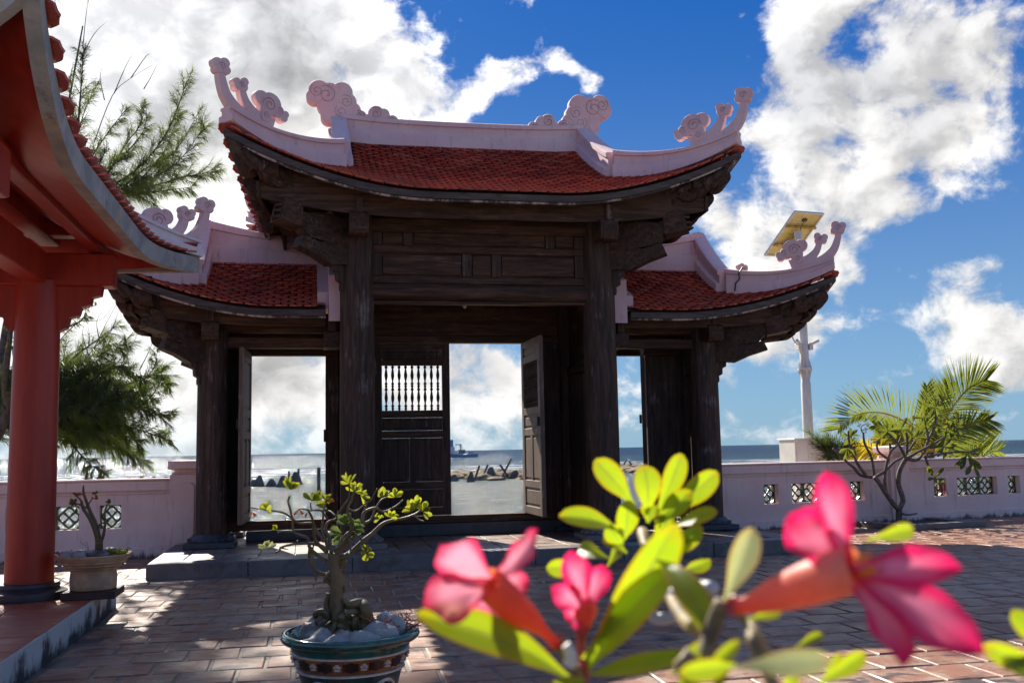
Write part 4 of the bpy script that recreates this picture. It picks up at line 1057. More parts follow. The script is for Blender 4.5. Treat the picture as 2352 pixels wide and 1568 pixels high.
for u, v in ((-2.19, 8.68),):
    for sg in (1, -1):
        poly = [(.15,0),(.50,0),(.49,-.07),(.42,-.09),(.41,-.15),(.34,-.17),(.32,-.24),(.25,-.26),(.23,-.34),(.15,-.38)]
        b = MB(); b.prism(poly, lambda x, z, t: Vector((u+sg*x, v+t, 2.699+z)), -.05, .05); b.build('scroll_bracket', RED, pavn)
UCP, VCP = -3.6, 7.45
def eaveR(v, up=0.0, out=0.0):
    a = max(0, v-8.2)/1.7; b_ = max(0, (6.35-v)/1.35)
    return Vector((-1.385+.30*a**2.6+.05*b_**3+out, v, 2.915+.10*a**1.9+.60*b_**2.1+up))
def eaveF(f, up=0.0, out=0.0):               # far side, f=0 right corner .. 1 left corner
    x = f*2-1; a = max(0, (abs(x)-.35)/.65); c = eaveR(9.9)
    return Vector((c.x+(2*UCP-2*c.x)*f, 9.55+.35*a**2.6+out, 2.915+.10*a**1.9+up))
def eaveN(f, up=0.0, out=0.0):
    x = f*2-1; a = max(0, (abs(x)-.35)/.65); c = eaveR(5.0)
    return Vector((c.x+(2*UCP-2*c.x)*f, 5.2-.2*a**2.6-out, 2.915+.60*a**2.1+up))
def mir(p): return Vector((2*UCP-p.x, p.y, p.z))
runs = [[eaveR(5.0+4.9*i/60) for i in range(61)], [mir(eaveR(5.0+4.9*i/60)) for i in range(61)][::-1], [eaveF(i/40) for i in range(41)], [eaveN(i/40) for i in range(41)][::-1]]
b = MB()
for i, ln in enumerate(runs): b.sweep([(-.05+.002*i,.04+.001*i),(.03,.04+.001*i),(.036,.19+.001*i),(-.05+.002*i,.19+.001*i)], ln)
b.build('eave_edge', CONC, pavn, 30)
def rsurf(e, f, dz):                          # from eave point towards the ridge
    rv = min(max(e.y, 6.9), 8.0); r = Vector((UCP, rv, 4.75)); p = e.lerp(r, f); p.z = e.z + (r.z-e.z)*(.17*f+.83*f*f) + dz; return p
b, s_ = MB(), MB()
for ln in runs:
    n = len(ln)-1
    b.grid(lambda a, c, ln=ln, n=n: rsurf(ln[int(round(c*n))], a, .20), 12, n)
    s_.grid(lambda a, c, ln=ln, n=n: rsurf(ln[int(round(c*n))]+Vector((0,0,.045)), .02+a*.9, .0), 10, n)
b.build('roof_bed', BED, pavn, 30); s_.build('red_soffit', RED, pavn, 30)
pvr = bpy.data.objects.new('pavilion_roof', None); COL.objects.link(pvr); pvr.parent = pavn
frm = []
for k in range(11):
    f = k*.04 - .032; n = 4.75/.179; y = 5.06 + (.09 if k % 2 else 0)
    while y < 9.84 - .06*k:
        e = 1e-3; p = rsurf(eaveR(y), f, .20); pa = rsurf(eaveR(y+e), f, .20); pu = rsurf(eaveR(y), f+e, .20); frm.append(frame(p, pa, pu)); y += .179
for k in range(6):
    f = k*.04 - .032; x = .035 + .016*k + (.018 if k % 2 else 0)
    while x < .45:
        e = 1e-4; p = rsurf(eaveF(x), f, .20); pa = rsurf(eaveF(x+e), f, .20); pu = rsurf(eaveF(x), f+e, .20); frm.append(frame(p, pa, pu)); x += .036
put_tiles(frm, [], pvr, 290)
for ci, cn in enumerate((eaveR(9.9), eaveR(5.0), mir(eaveR(9.9)), mir(eaveR(5.0)))):
    pth = [rsurf(cn, .62*(1-i/14)**1.0, .20) for i in range(15)]
    MB().sweep([(x*.8, z*.72) for x, z in RIDGE], pth, True, .55).build('hip_ridge', PLW, pavn, 30)
    tip = pth[-1]; dr = pth[-1]-pth[-4]; dr.z = 0; dr.normalize(); nn = Vector((dr.y, -dr.x, 0))
    corner_finial(lambda a, z, t, tip=tip, dr=dr, nn=nn: tip + dr*(a-.08) + Vector((0,0,z+.02)) + nn*t, pavn, .78, .045)
MB().sweep([(x*.9, z*.8) for x, z in RIDGE], [Vector((UCP, 6.9, 4.93)), Vector((UCP, 8.0, 4.93))]).build('ridge', PLW, pavn, 30)
PATCH = simple('white_peeling_paint', (.66, .64, .60), .7, 0, 0, .25, 9)

# ================================================================== STONES, POTS
def stone_mb(c, r3, seed, rough=.22):
    b = MB(); c = Vector(c); o = Vector((seed*7.3, seed*3.1, seed*1.7)); n, m = 12, 16
    vs = []
    for i in range(n+1):
        th = math.pi*i/n
        for k in range(m):
            q = 2*math.pi*k/m; d = Vector((math.sin(th)*math.cos(q), math.sin(th)*math.sin(q), math.cos(th)))
            f = 1 + rough*1.4*noise.noise(d*1.3+o) + rough*.7*noise.noise(d*3.7+o) + rough*.35*noise.noise(d*8+o)
            vs.append(c + Vector((d.x*r3[0], d.y*r3[1], d.z*r3[2]))*f)
    fs = [((i*m+k), (i*m+(k+1)%m), ((i+1)*m+(k+1)%m), ((i+1)*m+k)) for i in range(n) for k in range(m)]
    return b.add(vs, [f[::-1] for f in fs])
# ---- big glazed pot, front
pc = spot(805, 1470, 4.55); pc.z = 0
pot = thing('glazed_pot', 'large green glazed ceramic pot with brown band and written medallions, in front of the gate', 'flower pot', pc)
GGREEN = simple('green_glaze', (.010, .075, .055), .12, 0, .8, .5, 7)
GDARK = simple('dark_green_glaze', (.012, .045, .034), .18, 0, .6, .5, 9)
GBROWN = simple('amber_glaze', (.26, .085, .02), .2, 0, .6, .35, 12)
GBLACK = simple('brown_black_glaze', (.028, .012, .008), .2, 0, .6, .3, 20)
GCREAM = simple('cream_glaze', (.50, .43, .36), .25, 0, .5, .2, 16)
ZR = .485
prof = [(.15,0),(.165,.02),(.185,.12),(.222,.28),(.245,.36),(.262,.42),(.264,.425)]
def pr_at(z):
    for (r0, z0), (r1, z1) in zip(prof, prof[1:]):
        if z <= z1: return r0+(r1-r0)*(z-z0)/max(1e-6, z1-z0)
    return prof[-1][0]
body = MB().lathe(prof, pc, 48).build('pot_body', GDARK, pot, 40)
def ps(th, z, off=.0): r = pr_at(z)+off; return pc + Vector((r*math.cos(th), r*math.sin(th), z))
MB().lathe([(.262,.42),(.27,.43),(.272,.45),(.300,.455),(.312,.465),(.316,.478),(.310,.492),(.296,.497),(.282,.492),(.276,.478),(.262,.40),(.24,.36)], pc, 56).build('pot_rim', GGREEN, pot, 60)
MB().lathe([(pr_at(.345)+.001,.345),(pr_at(.345)+.005,.35),(pr_at(.41)+.005,.405),(pr_at(.41)+.001,.411)], pc, 48).build('amber_band', GBROWN, pot, 40)
for z in (.335, .412): MB().lathe([(pr_at(z-.004)+.001,z-.007),(pr_at(z)+.010,z-.003),(pr_at(z)+.010,z+.003),(pr_at(z+.004)+.001,z+.007)], pc, 48).build('cream_ring', GCREAM, pot, 60)
CAMTH = math.atan2(EYE.y-pc.y, EYE.x-pc.x)
def patch(b, th0, th1, z0, z1, off, n=6, wob=0.0):
    b.grid(lambda a, c: ps(th0+(th1-th0)*c, z0+(z1-z0)*a + wob*math.sin(9*c+3*a), off), 3, n)
for i in range(9):
    th = CAMTH - 1.8 + i*.45
    b = MB(); patch(b, th-.13, th+.13, .358, .398, .0075, 6, .004); b.build('brown_panel', GBLACK, body)
    b = MB()
    for k in range(5):
        q = 2*math.pi*k/5+.3; cx, cz = th+.225+.032*math.cos(q), .378+.011*math.sin(q)
        p = ps(cx, cz, .006); b.lathe([(.010,-.004),(.011,0),(.006,.005)], p, 8)
    b.build('cream_rosette', GCREAM, body)
def medallion(th, strokes):
    b = MB(); RM = .30; zc = .235; HZ = .072
    n = 24; rim = [ps(th+RM*math.cos(2*math.pi*i/n), zc+HZ*math.sin(2*math.pi*i/n), .006) for i in range(n+1)]
    b.tube(rim, .008, 6, False, False); md = b.build('medallion_ring', GCREAM, body, 60)
    d = MB(); o = len(d.v); d.v.append(ps(th, zc, .0065))
    for rr in (.5, 1.0):
        for i in range(n): d.v.append(ps(th+RM*rr*math.cos(2*math.pi*i/n), zc+HZ*rr*math.sin(2*math.pi*i/n), .0055))
    for i in range(n):
        j = (i+1) % n; d.f.append((0, 1+i, 1+j)); d.f.append((1+i, 1+n+i, 1+n+j, 1+j))
    d.build('medallion_field', simple('medallion_glaze', (.27, .25, .20), .25, 0, .4, .25, 16) if 'medallion_glaze' not in MATS else MATS['medallion_glaze'], body)
    s_ = MB()
    for x0, z0, x1, z1, wd in strokes:
        pts = [ps(th+(x0+(x1-x0)*i/4)*RM, zc+(z0+(z1-z0)*i/4)*HZ, .008) for i in range(5)]
        s_.tube(pts, [wd*1.1, wd, wd, wd, wd*.8], 6, False)
    s_.build('written_character', GBLACK, body, 60)
KICH = [(-.5,.55,.5,.58,.008),(0,.80,0,.25,.009),(-.38,.25,.38,.27,.008),(-.34,-.05,-.30,-.62,.008),(-.34,-.05,.34,-.03,.008),(.34,-.03,.30,-.62,.008),(-.30,-.58,.30,-.56,.008)]
TRI = [(0,.85,0,.68,.009),(-.5,.62,.5,.66,.008),(-.5,.62,-.54,.40,.007),(.5,.66,.46,.42,.007),(-.3,.36,.3,.38,.007),(-.28,.36,-.28,-.35,.008),(.28,.38,.28,-.35,.008),(-.26,.12,.26,.12,.007),(-.26,-.12,.26,-.12,.007),(-.26,-.34,.26,-.34,.007),(-.55,-.62,.55,-.58,.009)]
medallion(CAMTH-.62, KICH); medallion(CAMTH+.72, TRI)
MB().lathe([(.002,.415),(.12,.425),(.262,.405)], pc, 32).build('soil', SOIL, pot, 60)
stones = [(-.20,-.135,.448,.085,.065,.055,'pitted whitish coral stone at the left of the green pot'),(-.075,-.20,.440,.085,.05,.048,'long flat coral stone at the front rim of the green pot'),
          (.075,-.19,.450,.085,.065,.055,'large pale sunlit coral stone at front right of the green pot'),(.185,-.11,.460,.082,.07,.06,'round dark-pitted coral stone at the right of the green pot'),
          (.23,.02,.470,.050,.06,.065,'tall narrow pale stone against the right rim of the green pot'),(.165,.06,.490,.045,.045,.055,'small pale stone among the red succulents in the green pot'),
          (-.035,-.115,.462,.045,.035,.042,'small white stone in the middle of the green pot below the roots'),(-.235,.0,.465,.06,.07,.06,'grey stone at the back left of the green pot'),
          (-.15,.05,.49,.05,.05,.065,'tan upright stone beside the bonsai roots at the left')]
for i, (x, y, z, a, c, d, lab) in enumerate(stones):
    k_ = min(1, (.235-max(a, c)*.9)/max(.01, math.hypot(x, y))) if i not in (4,) else .88; x *= k_; y *= k_; z += .012
    st = thing('coral_stone', lab, 'stone', pc+Vector((x, y, z)), 0, 'coral stones in the glazed pot')
    stone_mb(pc+Vector((x, y, z)), (a, c, d), i+1).build('stone', CORAL, st, 180)
def leafgeo(b, base, tip, wd, nrm, bend=.0, fold=.12, na=8, nb=4, shape='obov', twist=0.0, ruf=0.0):
    base, tip = Vector(base), Vector(tip); ax = tip-base; L = ax.length; ax.normalize()
    nrm = Vector(nrm); nrm = (nrm - ax*nrm.dot(ax)); nrm = nrm.normalized() if nrm.length > 1e-6 else ax.orthogonal().normalized(); sd = ax.cross(nrm)
    def fn(a, c):
        if shape == 'obov': q_ = min(1, a/.66); wf = (.16+.84*q_*q_*(3-2*q_))*math.sqrt(max(0, 1-max(0, (a-.66)/.345)**2.2))
        elif shape == 'petal': wf = min(1, .15+1.28*a**.9)*max(0, 1-max(0, (a-.55)/.45)**2.2)**.62+.015
        else: wf = math.sin(math.pi*min(1, a*.92+.06))**.8
        x = (c-.5)*wd*wf; z = fold*wd*abs(c-.5)*2*wf + bend*L*math.sin(math.pi*a) + ruf*wd*math.sin(a*15+c*7)*(abs(c-.5)*2)**1.5
        s2 = sd*math.cos(twist*a)+nrm*math.sin(twist*a); n2 = nrm*math.cos(twist*a)-sd*math.sin(twist*a)
        return base + ax*L*a + s2*x + n2*z
    return b.grid(fn, na, nb)
def tuft(b, p, n, L, up=.6, w_=.012):
    for i in range(n):
        q = rnd.uniform(0, 2*math.pi); d = Vector((math.cos(q), math.sin(q), rnd.uniform(.2, 1.2)*up)).normalized(); l = L*rnd.uniform(.5, 1)
        for k in range(5):
            c = p+d*l*(k+1)/5; dd = Vector((rnd.gauss(0,1), rnd.gauss(0,1), rnd.gauss(.4,.8))).normalized()
            leafgeo(b, c, c+dd*L*.22, w_*.8, (rnd.gauss(0,1),-1,.5), 0, .1, 2, 2)
        b.tube([p, p+d*l], .0022, 4, False)
sx = thing('red_succulent', 'feathery red stonecrop spilling over the right rim of the green pot', 'succulent', pc+Vector((.19,.06,.46)))
for k, (x, y, z, L) in enumerate([(.17,.06,.47,.15),(.22,.05,.48,.14),(.26,.02,.48,.13),(.13,-.02,.50,.14)]):
    b = MB(); tuft(b, pc+Vector((x,y,z)), 8, L, .55); b.build('sprig', REDM, sx)
b = MB(); tuft(b, pc+Vector((-.07,-.10,.49)), 5, .05); b.build('sprig', REDM, sx)
b = MB(); tuft(b, pc+Vector((-.05,-.09,.50)), 5, .05); b.build('green_sprig', LEAFB, sx)

# ---- bonsai
BS = .5618/1.7415
def c2(x, y, dep=4.55): return spot((950+x*.5618)/1.7415, (1850+y*.5618)/1.7415, dep)
K = 4.55/FPX*BS
bon = thing('bonsai_tree', 'gnarled desert rose bonsai with bare twisting branches in the green glazed pot', 'bonsai', pc+Vector((-.03,0,.44)))
def limb(name, pts, r0, r1, parent, m, dj=0.0, n=8, f=c2, dep=4.55, k=K, sub=4):
    q = []; dd = rnd.uniform(-dj, dj)
    for i, p in enumerate(pts):
        z = p[2] if len(p) > 2 else dd*i/(len(pts)-1)
        q.append(f(p[0]+rnd.gauss(0,2), p[1]+rnd.gauss(0,2), dep+z))
    return MB().tube(q, [(r0+(r1-r0)*(i/(len(q)-1))**.8)*k for i in range(len(q))], n, True, True, sub).build(name, m, parent, 180)
trunk = limb('trunk', [(712,1110),(708,1040),(705,930),(706,840),(698,760),(688,690),(690,640)], 56, 46, bon, BARKB, 0, 14)
BR = [([(700,700),(800,640),(900,550),(960,500),(1030,435),(1100,410),(1180,395),(1260,365),(1310,335)],26,9),([(1250,370),(1290,405),(1330,415)],8,6),
 ([(640,700),(560,650),(515,600),(505,540),(450,520),(400,490),(390,400),(370,310),(360,270),(375,235)],18,8),([(640,620),(590,590),(520,575),(440,575),(390,580),(310,600),(300,625),(270,640)],17,8),
 ([(320,605),(360,612)],7,4),([(620,560),(545,460),(530,430),(440,430),(395,400),(330,355),(200,335),(100,318)],16,7),([(395,400),(350,395),(345,420)],7,4),([(395,490),(330,485),(285,495)],12,8),
 ([(640,640),(560,560),(540,480),(535,420),(520,370),(500,330)],18,9),([(650,620),(625,560),(605,480),(607,390),(612,330),(640,230)],16,7),([(670,640),(655,540),(625,470),(645,420),(700,400),(720,350)],18,10),
 ([(700,630),(740,560),(790,500),(850,500),(885,550),(895,600)],17,8),([(720,620),(760,560),(800,490),(815,420),(780,340),(810,260),(830,200)],22,9),([(700,650),(780,580),(870,480),(890,400),(905,350),(980,320),(1040,350),(1130,310),(1180,260)],22,8),
 ([(890,430),(945,405),(985,320),(1020,265),(1070,240)],12,7),([(790,330),(850,335),(915,285),(950,265),(1000,180)],10,5),([(700,380),(660,345),(610,340),(530,330),(520,280)],10,7),([(720,360),(770,290),(800,240),(790,130)],11,6),
 ([(640,400),(590,340),(520,340),(470,330),(440,328)],9,4),([(800,500),(805,600),(790,660)],14,12),([(520,600),(515,680),(555,760),(640,795),(700,740),(760,735),(775,700)],18,16),([(660,830),(625,840),(660,780),(740,740),(765,690)],22,18),([(660,845),(720,860),(765,880),(755,915),(660,870),(640,830)],17,13),
 ([(650,930),(632,1010),(650,1050),(700,1075),(770,1100),(810,1150)],24,26),([(530,430),(545,470),(545,560),(535,640),(550,740),(560,840)],8,6),([(905,340),(920,290),(905,270)],9,7)]
for i, (p, a, c) in enumerate(BR): limb('branch', p, a*.84, c*.72, bon, BARKB, .16 if i < 20 else .02, 8)
RT_ = [([(560,1110),(560,1070),(620,1060),(640,1110),(600,1130),(585,1180)],20,22),([(600,1190),(585,1120),(640,1075),(740,1090),(800,1110),(800,1180)],22,26),([(640,1220),(640,1170),(690,1140),(740,1170),(735,1230)],24,26),
 ([(780,1020),(830,1000),(890,1000),(915,1040),(930,1110),(960,1200)],26,44),([(830,1200),(840,1110),(870,1080),(900,1120),(905,1190)],20,34),([(760,970),(800,1010),(860,1020),(860,1060),(800,1060),(790,1110)],20,22),([(560,1220),(545,1170),(570,1140)],26,20),([(700,1100),(690,1160),(660,1220)],26,26),([(740,1080),(760,1150),(800,1230)],30,28)]
for p, a, c in RT_: limb('root', [(x, y, rnd.uniform(-.05,.03)) for x, y in p], a, c, bon, BARKB, 0, 10)
def rosette(parent, name, c, n, L, wd, m, f, dep, k, lean=(0,-1), spread=1.0, shape='obov', single=True):
    cc = f(c[0], c[1], dep)
    for i in range(n):
        a = -math.pi/2 + (i-(n-1)/2)*spread*2.2/max(1, n-1) + rnd.gauss(0,.2) + math.atan2(lean[0], -lean[1]); l = L*rnd.uniform(.6, 1.05)
        t = f(c[0]+math.cos(a)*l, c[1]+math.sin(a)*l, dep+rnd.uniform(-.5,.5)*l*k)
        b = MB(); leafgeo(b, cc, t, wd*k*rnd.uniform(.8,1.1), (rnd.gauss(0,.5)-FW.x, -FW.y, rnd.gauss(.4,.5)), rnd.uniform(-.1,.12), .25, 6, 4, shape); b.build(name, m, parent, 180)
for c, n, L, wd, ln, sp, m in [((375,190),7,110,34,(.4,-1),.9,LEAFB),((535,270),7,105,38,(.2,-1),1.1,LEAFB),((625,265),5,70,26,(.6,-.6),1.2,LEAFB),((790,150),3,100,28,(.2,-1),1.3,LEAFB),((835,205),5,85,28,(.2,-.8),1.3,LEAFB),((880,240),4,80,26,(1,-.3),1.2,LEAFB),((1040,240),3,75,42,(-.2,-1),.8,LEAFB),((1120,245),4,85,34,(.2,-1),1.0,LEAFB),
  ((1270,330),5,110,46,(-.6,-1),.9,LEAFB),((1320,345),6,90,40,(.7,-.6),1.5,LEAFB),((1010,400),3,60,26,(-.3,-1),1.2,LEAFB),((1090,390),4,75,24,(.4,-.9),1.0,LEAFB),((770,440),7,110,44,(.3,-1),1.5,LEAFG),((740,500),4,105,46,(-1,.2),.8,LEAFG),((830,470),4,85,46,(1,-.1),.9,LEAFG),((920,640),6,80,40,(.3,-.2),2.4,LEAFB),((210,605),4,75,32,(0,-1),1.2,LEAFP),((200,330),3,75,38,(0,-1),1.6,LEAFB),((270,480),2,45,24,(-.3,-1),.9,LEAFB),((560,300),3,110,26,(1,-.1),.5,LEAFB)]:
    rosette(bon, 'leaf', c, n+3, L*.92, wd*1.0, m, c2, 4.55+rnd.uniform(-.1,.1), K, ln, sp)
for x, y in ((105,350),(440,330),(500,350),(660,250),(735,760)): rosette(bon, 'dry_leaf', (x, y), 2, 55, 22, DRYLEAF, c2, 4.55, K, (0,1), .6)

# ---- cream bowl at the pavilion corner
lp = onz(214, 1352, .26); lp.z = .2
slab = thing('dark_slab', 'dark square slab under the cream flower bowl on the pavilion corner', 'slab', lp)
MB().box(lp+Vector((-.20,-.20,.001)), lp+Vector((.20,.20,.06)), .006).build('slab_block', simple('dark_red_wood', (.06, .025, .018), .5), slab)
bowl = thing('flower_bowl', 'cream terracotta bowl with wide flared rim on the pavilion corner', 'flower pot', lp+Vector((0,0,.062)))
MB().lathe([(.165,.062),(.175,.07),(.178,.15),(.172,.20),(.20,.235),(.255,.285),(.285,.315),(.292,.33),(.286,.338),(.275,.332),(.24,.30)], lp, 40).build('bowl_body', TERRA, bowl, 50)
for z, r in ((.225,.190),(.25,.222),(.275,.249)): MB().lathe([(r-.004,z-.008),(r+.007,z),(r+.001,z+.009)], lp, 40).build('bowl_ring', TERRA, bowl, 60)
MB().lathe([(.002,.325),(.15,.325),(.272,.318)], lp, 24).build('soil', SOIL, bowl)
for i, (x, y, s_) in enumerate([(-.16,-.16,.06),(-.07,-.20,.055),(.03,-.17,.06),(.10,-.20,.055),(-.02,-.09,.05),(.12,.05,.06),(-.10,.02,.045)]):
    st = thing('pebble', ['flat grey pebble at the left edge of the cream bowl','grey pebble left of centre at the front of the cream bowl','pale pebble at the front centre of the cream bowl','pale pebble right of the stem at the front of the cream bowl','small pebble against the stem foot in the cream bowl','pinkish pebble behind the stem in the cream bowl','small dark pebble behind the front row in the cream bowl'][i], 'stone', lp+Vector((x,y,.345)), 0, 'pebbles in the cream bowl')
    stone_mb(lp+Vector((x,y,.345)), (s_, s_*.7, s_*.6), 30+i).build('stone', CORAL, st, 180)
def f4(x, y, dep): return spot(x*560/2352/1.7415, (1950+y*560/2352)/1.7415, dep)
ld = (lp-EYE).dot(FW); K4 = ld/FPX*560/2352/1.7415
lpl = thing('bare_plant', 'nearly leafless young desert rose standing in the cream bowl', 'plant', lp+Vector((0,0,.33)))
for p, a, c in [([(1665,1130),(1660,1000),(1665,900)],70,62),([(1650,900),(1620,780),(1570,640),(1500,500),(1400,350),(1370,230)],50,24),([(1660,900),(1640,760),(1600,600),(1520,420),(1440,200),(1405,60),(1405,-40)],52,14),([(1690,900),(1730,820),(1750,700),(1770,560),(1760,420),(1800,270)],34,12),([(1660,760),(1660,640),(1740,590),(1830,520),(1890,490)],24,10),([(1380,230),(1300,150),(1220,80)],20,12),([(1460,340),(1400,310),(1320,280),(1260,260)],20,12),([(1480,280),(1520,220),(1560,160)],14,9),([(1400,120),(1350,100),(1290,90)],14,10),([(1470,1060),(1480,980),(1440,900)],5,3),([(1490,1040),(1420,960),(1350,905)],5,3)]:
    limb('branch', p, a, c, lpl, BARKB, .05, 8, f4, ld, K4)
for c, n, L, ln, m in [((1270,250),4,110,(-.8,-.2),LEAFF),((1290,330),2,110,(-.9,.4),LEAFF),((1590,110),3,80,(.5,-.8),LEAFF),((1580,180),2,70,(.1,1),DRYLEAF),((1820,260),4,80,(.4,-.6),LEAFF),((1290,100),4,70,(-.1,.6),DRYLEAF)]:
    rosette(lpl, 'leaf', c, n, L, 60, m, f4, ld, K4, ln, 1.2)
fol = thing('ground_succulent', 'low green and reddish succulents round the rim of the cream bowl', 'succulent', lp+Vector((.1,-.1,.33)))
for x, y, m in ((.12,-.14,LEAFB),(.20,-.10,LEAFB),(.23,-.05,LEAFB),(.17,-.05,LEAFB)):
    b = MB(); tuft(b, lp+Vector((x,y,.335)), 12, .085, .6, .02); b.build('green_sprig', m, fol)
for x, y in ((-.22,-.06),(-.17,-.08),(-.24,0),(.05,.12)):
    b = MB(); tuft(b, lp+Vector((x,y,.335)), 8, .08, .5); b.build('red_sprig', REDM, fol)

# ================================================================== BEHIND THE WALLS
lb_ = Vector((9.0, 17.15, -.12))
post = thing('solar_lamp_post', 'tall white steel pole carrying a tilted solar panel, right of the gate', 'lamp post', lb_)
def lp_at(x, y): return onv(x, y, 17.15)
base = onv(1857, 1005, 17.15); top = onv(1826, 540, 17.15); bx = base.x
MB().lathe([(.115,0),(.115,.03),(.10,.035),(.098,1.5),(.092,2.55),(.086,2.56),(.080,4.0),(.070,onv(1828,532,17.15).z+.12)], (bx, 17.15, -.12), 20).build('pole', METALW, post, 50)
zc = onv(1846, 848, 17.15).z
MB().lathe([(.10,-.02),(.135,-.02),(.135,.025),(.10,.025)], (bx, 17.15, zc), 16).build('collar', METALW, post, 40)
for i in range(6):
    q = i*math.pi/3+.3; d = Vector((math.cos(q), math.sin(q), 0)); n_ = Vector((-d.y, d.x, 0))
    b = MB(); o = Vector((bx, 17.15, zc)); b.prism([(.09,-.17),(.125,-.021),(.09,-.021)], lambda a, z, t: o+d*a+Vector((0,0,z))+n_*t, -.006, .006); b.prism([(.09,.026),(.125,.026),(.09,.19)], lambda a, z, t: o+d*a+Vector((0,0,z))+n_*t, -.006, .006); b.build('gusset', METALW, post)
zb = onv(1840, 792, 17.15).z
for s_ in (-1, 1):
    MB().box((bx+s_*.08, 17.07, zb-.10), (bx+s_*.15, 17.23, zb+.02), .006).build('clamp', METALW, post)
    MB().tube([(bx+s_*.10, 17.10, zb), (bx+s_*.22, 16.98, zb+.07)], .03, 10, False).build('conduit_stub', METALW, post, 50)
MB().tube([(bx-.12, 17.0, zb-.02), (bx-.24, 17.0, zb+.02), (bx-.32, 17.02, zb+.25), (bx-.28, 17.1, zb+.7), (bx-.10, 17.12, zb+1.2)], .016, 8).build('cable', METALW, post, 180)
pcn = onv(1823, 538, 17.62); 
_k = 18.0/FPX
pux = (RT*84 + UP*1 + FW*50)*_k; PU = (RT*50 + UP*97 - FW*86)*_k
HW, HH = pux.length/2, PU.length/2; pux.normalize(); PU = (PU - pux*PU.dot(pux)).normalized(); PNn = PU.cross(pux).normalized()
if PNn.dot(FW) > 0: PNn = -PNn
def pp(a, c, t): return pcn + pux*a + PU*c + PNn*t
def pbox(b, a0, a1, c0, c1, t0, t1): b.prism([(a0,c0),(a1,c0),(a1,c1),(a0,c1)], pp, t0, t1); return b
pan = pbox(MB(), -HW, HW, -HH, HH, -.006, .004).build('solar_panel', PBACK, post)
pbox(MB(), -HW+.01, HW-.01, -HH+.01, HH-.01, -.012, -.0065).build('cell_sheet', CELL, pan)
for a0, a1, c0, c1 in ((-HW-.012,-HW+.018,-HH-.012,HH+.012),(HW-.018,HW+.012,-HH-.012,HH+.012)): pbox(MB(), a0, a1, c0, c1, -.014, .030).build('panel_frame', METALW, pan)
for c0, c1 in ((-HH-.012,-HH+.018),(HH-.018,HH+.012)): pbox(MB(), -HW+.019, HW-.019, c0, c1, -.014, .030).build('panel_frame', METALW, pan)
for c_ in (-.24, .22): pbox(MB(), -HW-.02, HW+.02, c_-.022, c_+.022, .031, .065).build('mount_rail', RUST, pan)
for a_ in (-.11, .11): pbox(MB(), a_-.004, a_+.004, -HH+.02, HH-.02, .0045, .006).build('seam_line', GCREAM, pan)
for k in range(-2, 3): pbox(MB(), -HW+.02, HW-.02, k*.165-.004, k*.165+.004, .0045, .0062).build('seam_line', GCREAM, pan)
pbox(MB(), -.05, .06, .34, .40, .005, .03).build('junction_box', BLACK, pan)
MB().tube([pp(0,.34,.03), pp(-.03,.25,.07), pp(.02,.1,.08), pp(0,0,.08)], .006, 6).build('cable', BLACK, pan, 180)
MB().tube([pp(-.03,-.30,.09), pp(-.02,.05,.10), Vector((bx,17.15,onv(1828,545,17.15).z))], .035, 8, False).build('mount_arm', RUST, post, 50)
b = MB(); pbox(b, -.10, .10, -.27, -.15, .066, .12); b.build('mount_bracket', RUST, pan)
b = MB(); pbox(b, -.07, .07, -.10, .10, .066, .11); b.build('mount_bracket', RUST, pan)

ca = onv(1830, 1063, 16.35); cb_ = onv(1908, 1007, 16.35)
cab = thing('electric_cabinet', 'cream steel electrical cabinet behind the wall at the foot of the solar pole', 'cabinet', (ca.x+.3, 16.35, -.1))
x0, x1, zt = ca.x-.02, cb_.x-.01, 1.37
MB().box((x0, 16.35, -.12), (x1, 16.95, zt), .008).build('cabinet_body', METALW, cab)
MB().box((x0-.02, 16.32, zt+.001), (x1+.03, 16.98, zt+.03), .008).build('cabinet_lid', METALW, cab)
MB().box((x0+.03, 16.34, .1), (x0+.235, 16.349, zt-.03), .003).build('cabinet_door', METALW, cab); MB().box((x0+.245, 16.34, .1), (x1-.02, 16.349, zt-.03), .003).build('cabinet_door', METALW, cab)
MB().box((x0+.26, 16.325, .80), (x0+.28, 16.339, .92), .003).build('cabinet_handle', BLACK, cab)

# ---- concrete blocks, rods and reef in the lagoon
def at_sea(x, y, z=-1.0): return onz(x, y, z)
def block(x, y, s_, hh, ang, lab, rods=()):
    p = at_sea(x, y); p.z = -1.05
    t = thing('concrete_block', lab, 'concrete block', p, 0, 'concrete wave breakers in the lagoon')
    b = MB(); q = [(math.cos(ang+i*math.pi/2)*s_, math.sin(ang+i*math.pi/2)*s_) for i in range(4)]; k = .22
    s_, hh = (s_*.78, hh*.74) if x > 1000 else (s_, hh)
    q = [(a_*s_/max(1e-6, math.hypot(*q[0])), c_*s_/max(1e-6, math.hypot(*q[0]))) for a_, c_ in q]
    b.add([(p.x+a, p.y+c, p.z-.2) for a, c in q]+[(p.x+a*k+.1*s_, p.y+c*k, p.z+hh) for a, c in q], [(3,2,1,0),(4,5,6,7)]+[(i,(i+1)%4,4+(i+1)%4,4+i) for i in range(4)])
    b.build('block_body', CONCD, t)
    for dx, tilt, L in [(a_, b_2, c_2*.62) for a_, b_2, c_2 in rods]: MB().tube([p+Vector((dx,0,hh*.3)), p+Vector((dx+math.sin(tilt)*L, 0, hh*.3+math.cos(tilt)*L))], .085, 6, False).build('rod', CONCD, t)
    return t
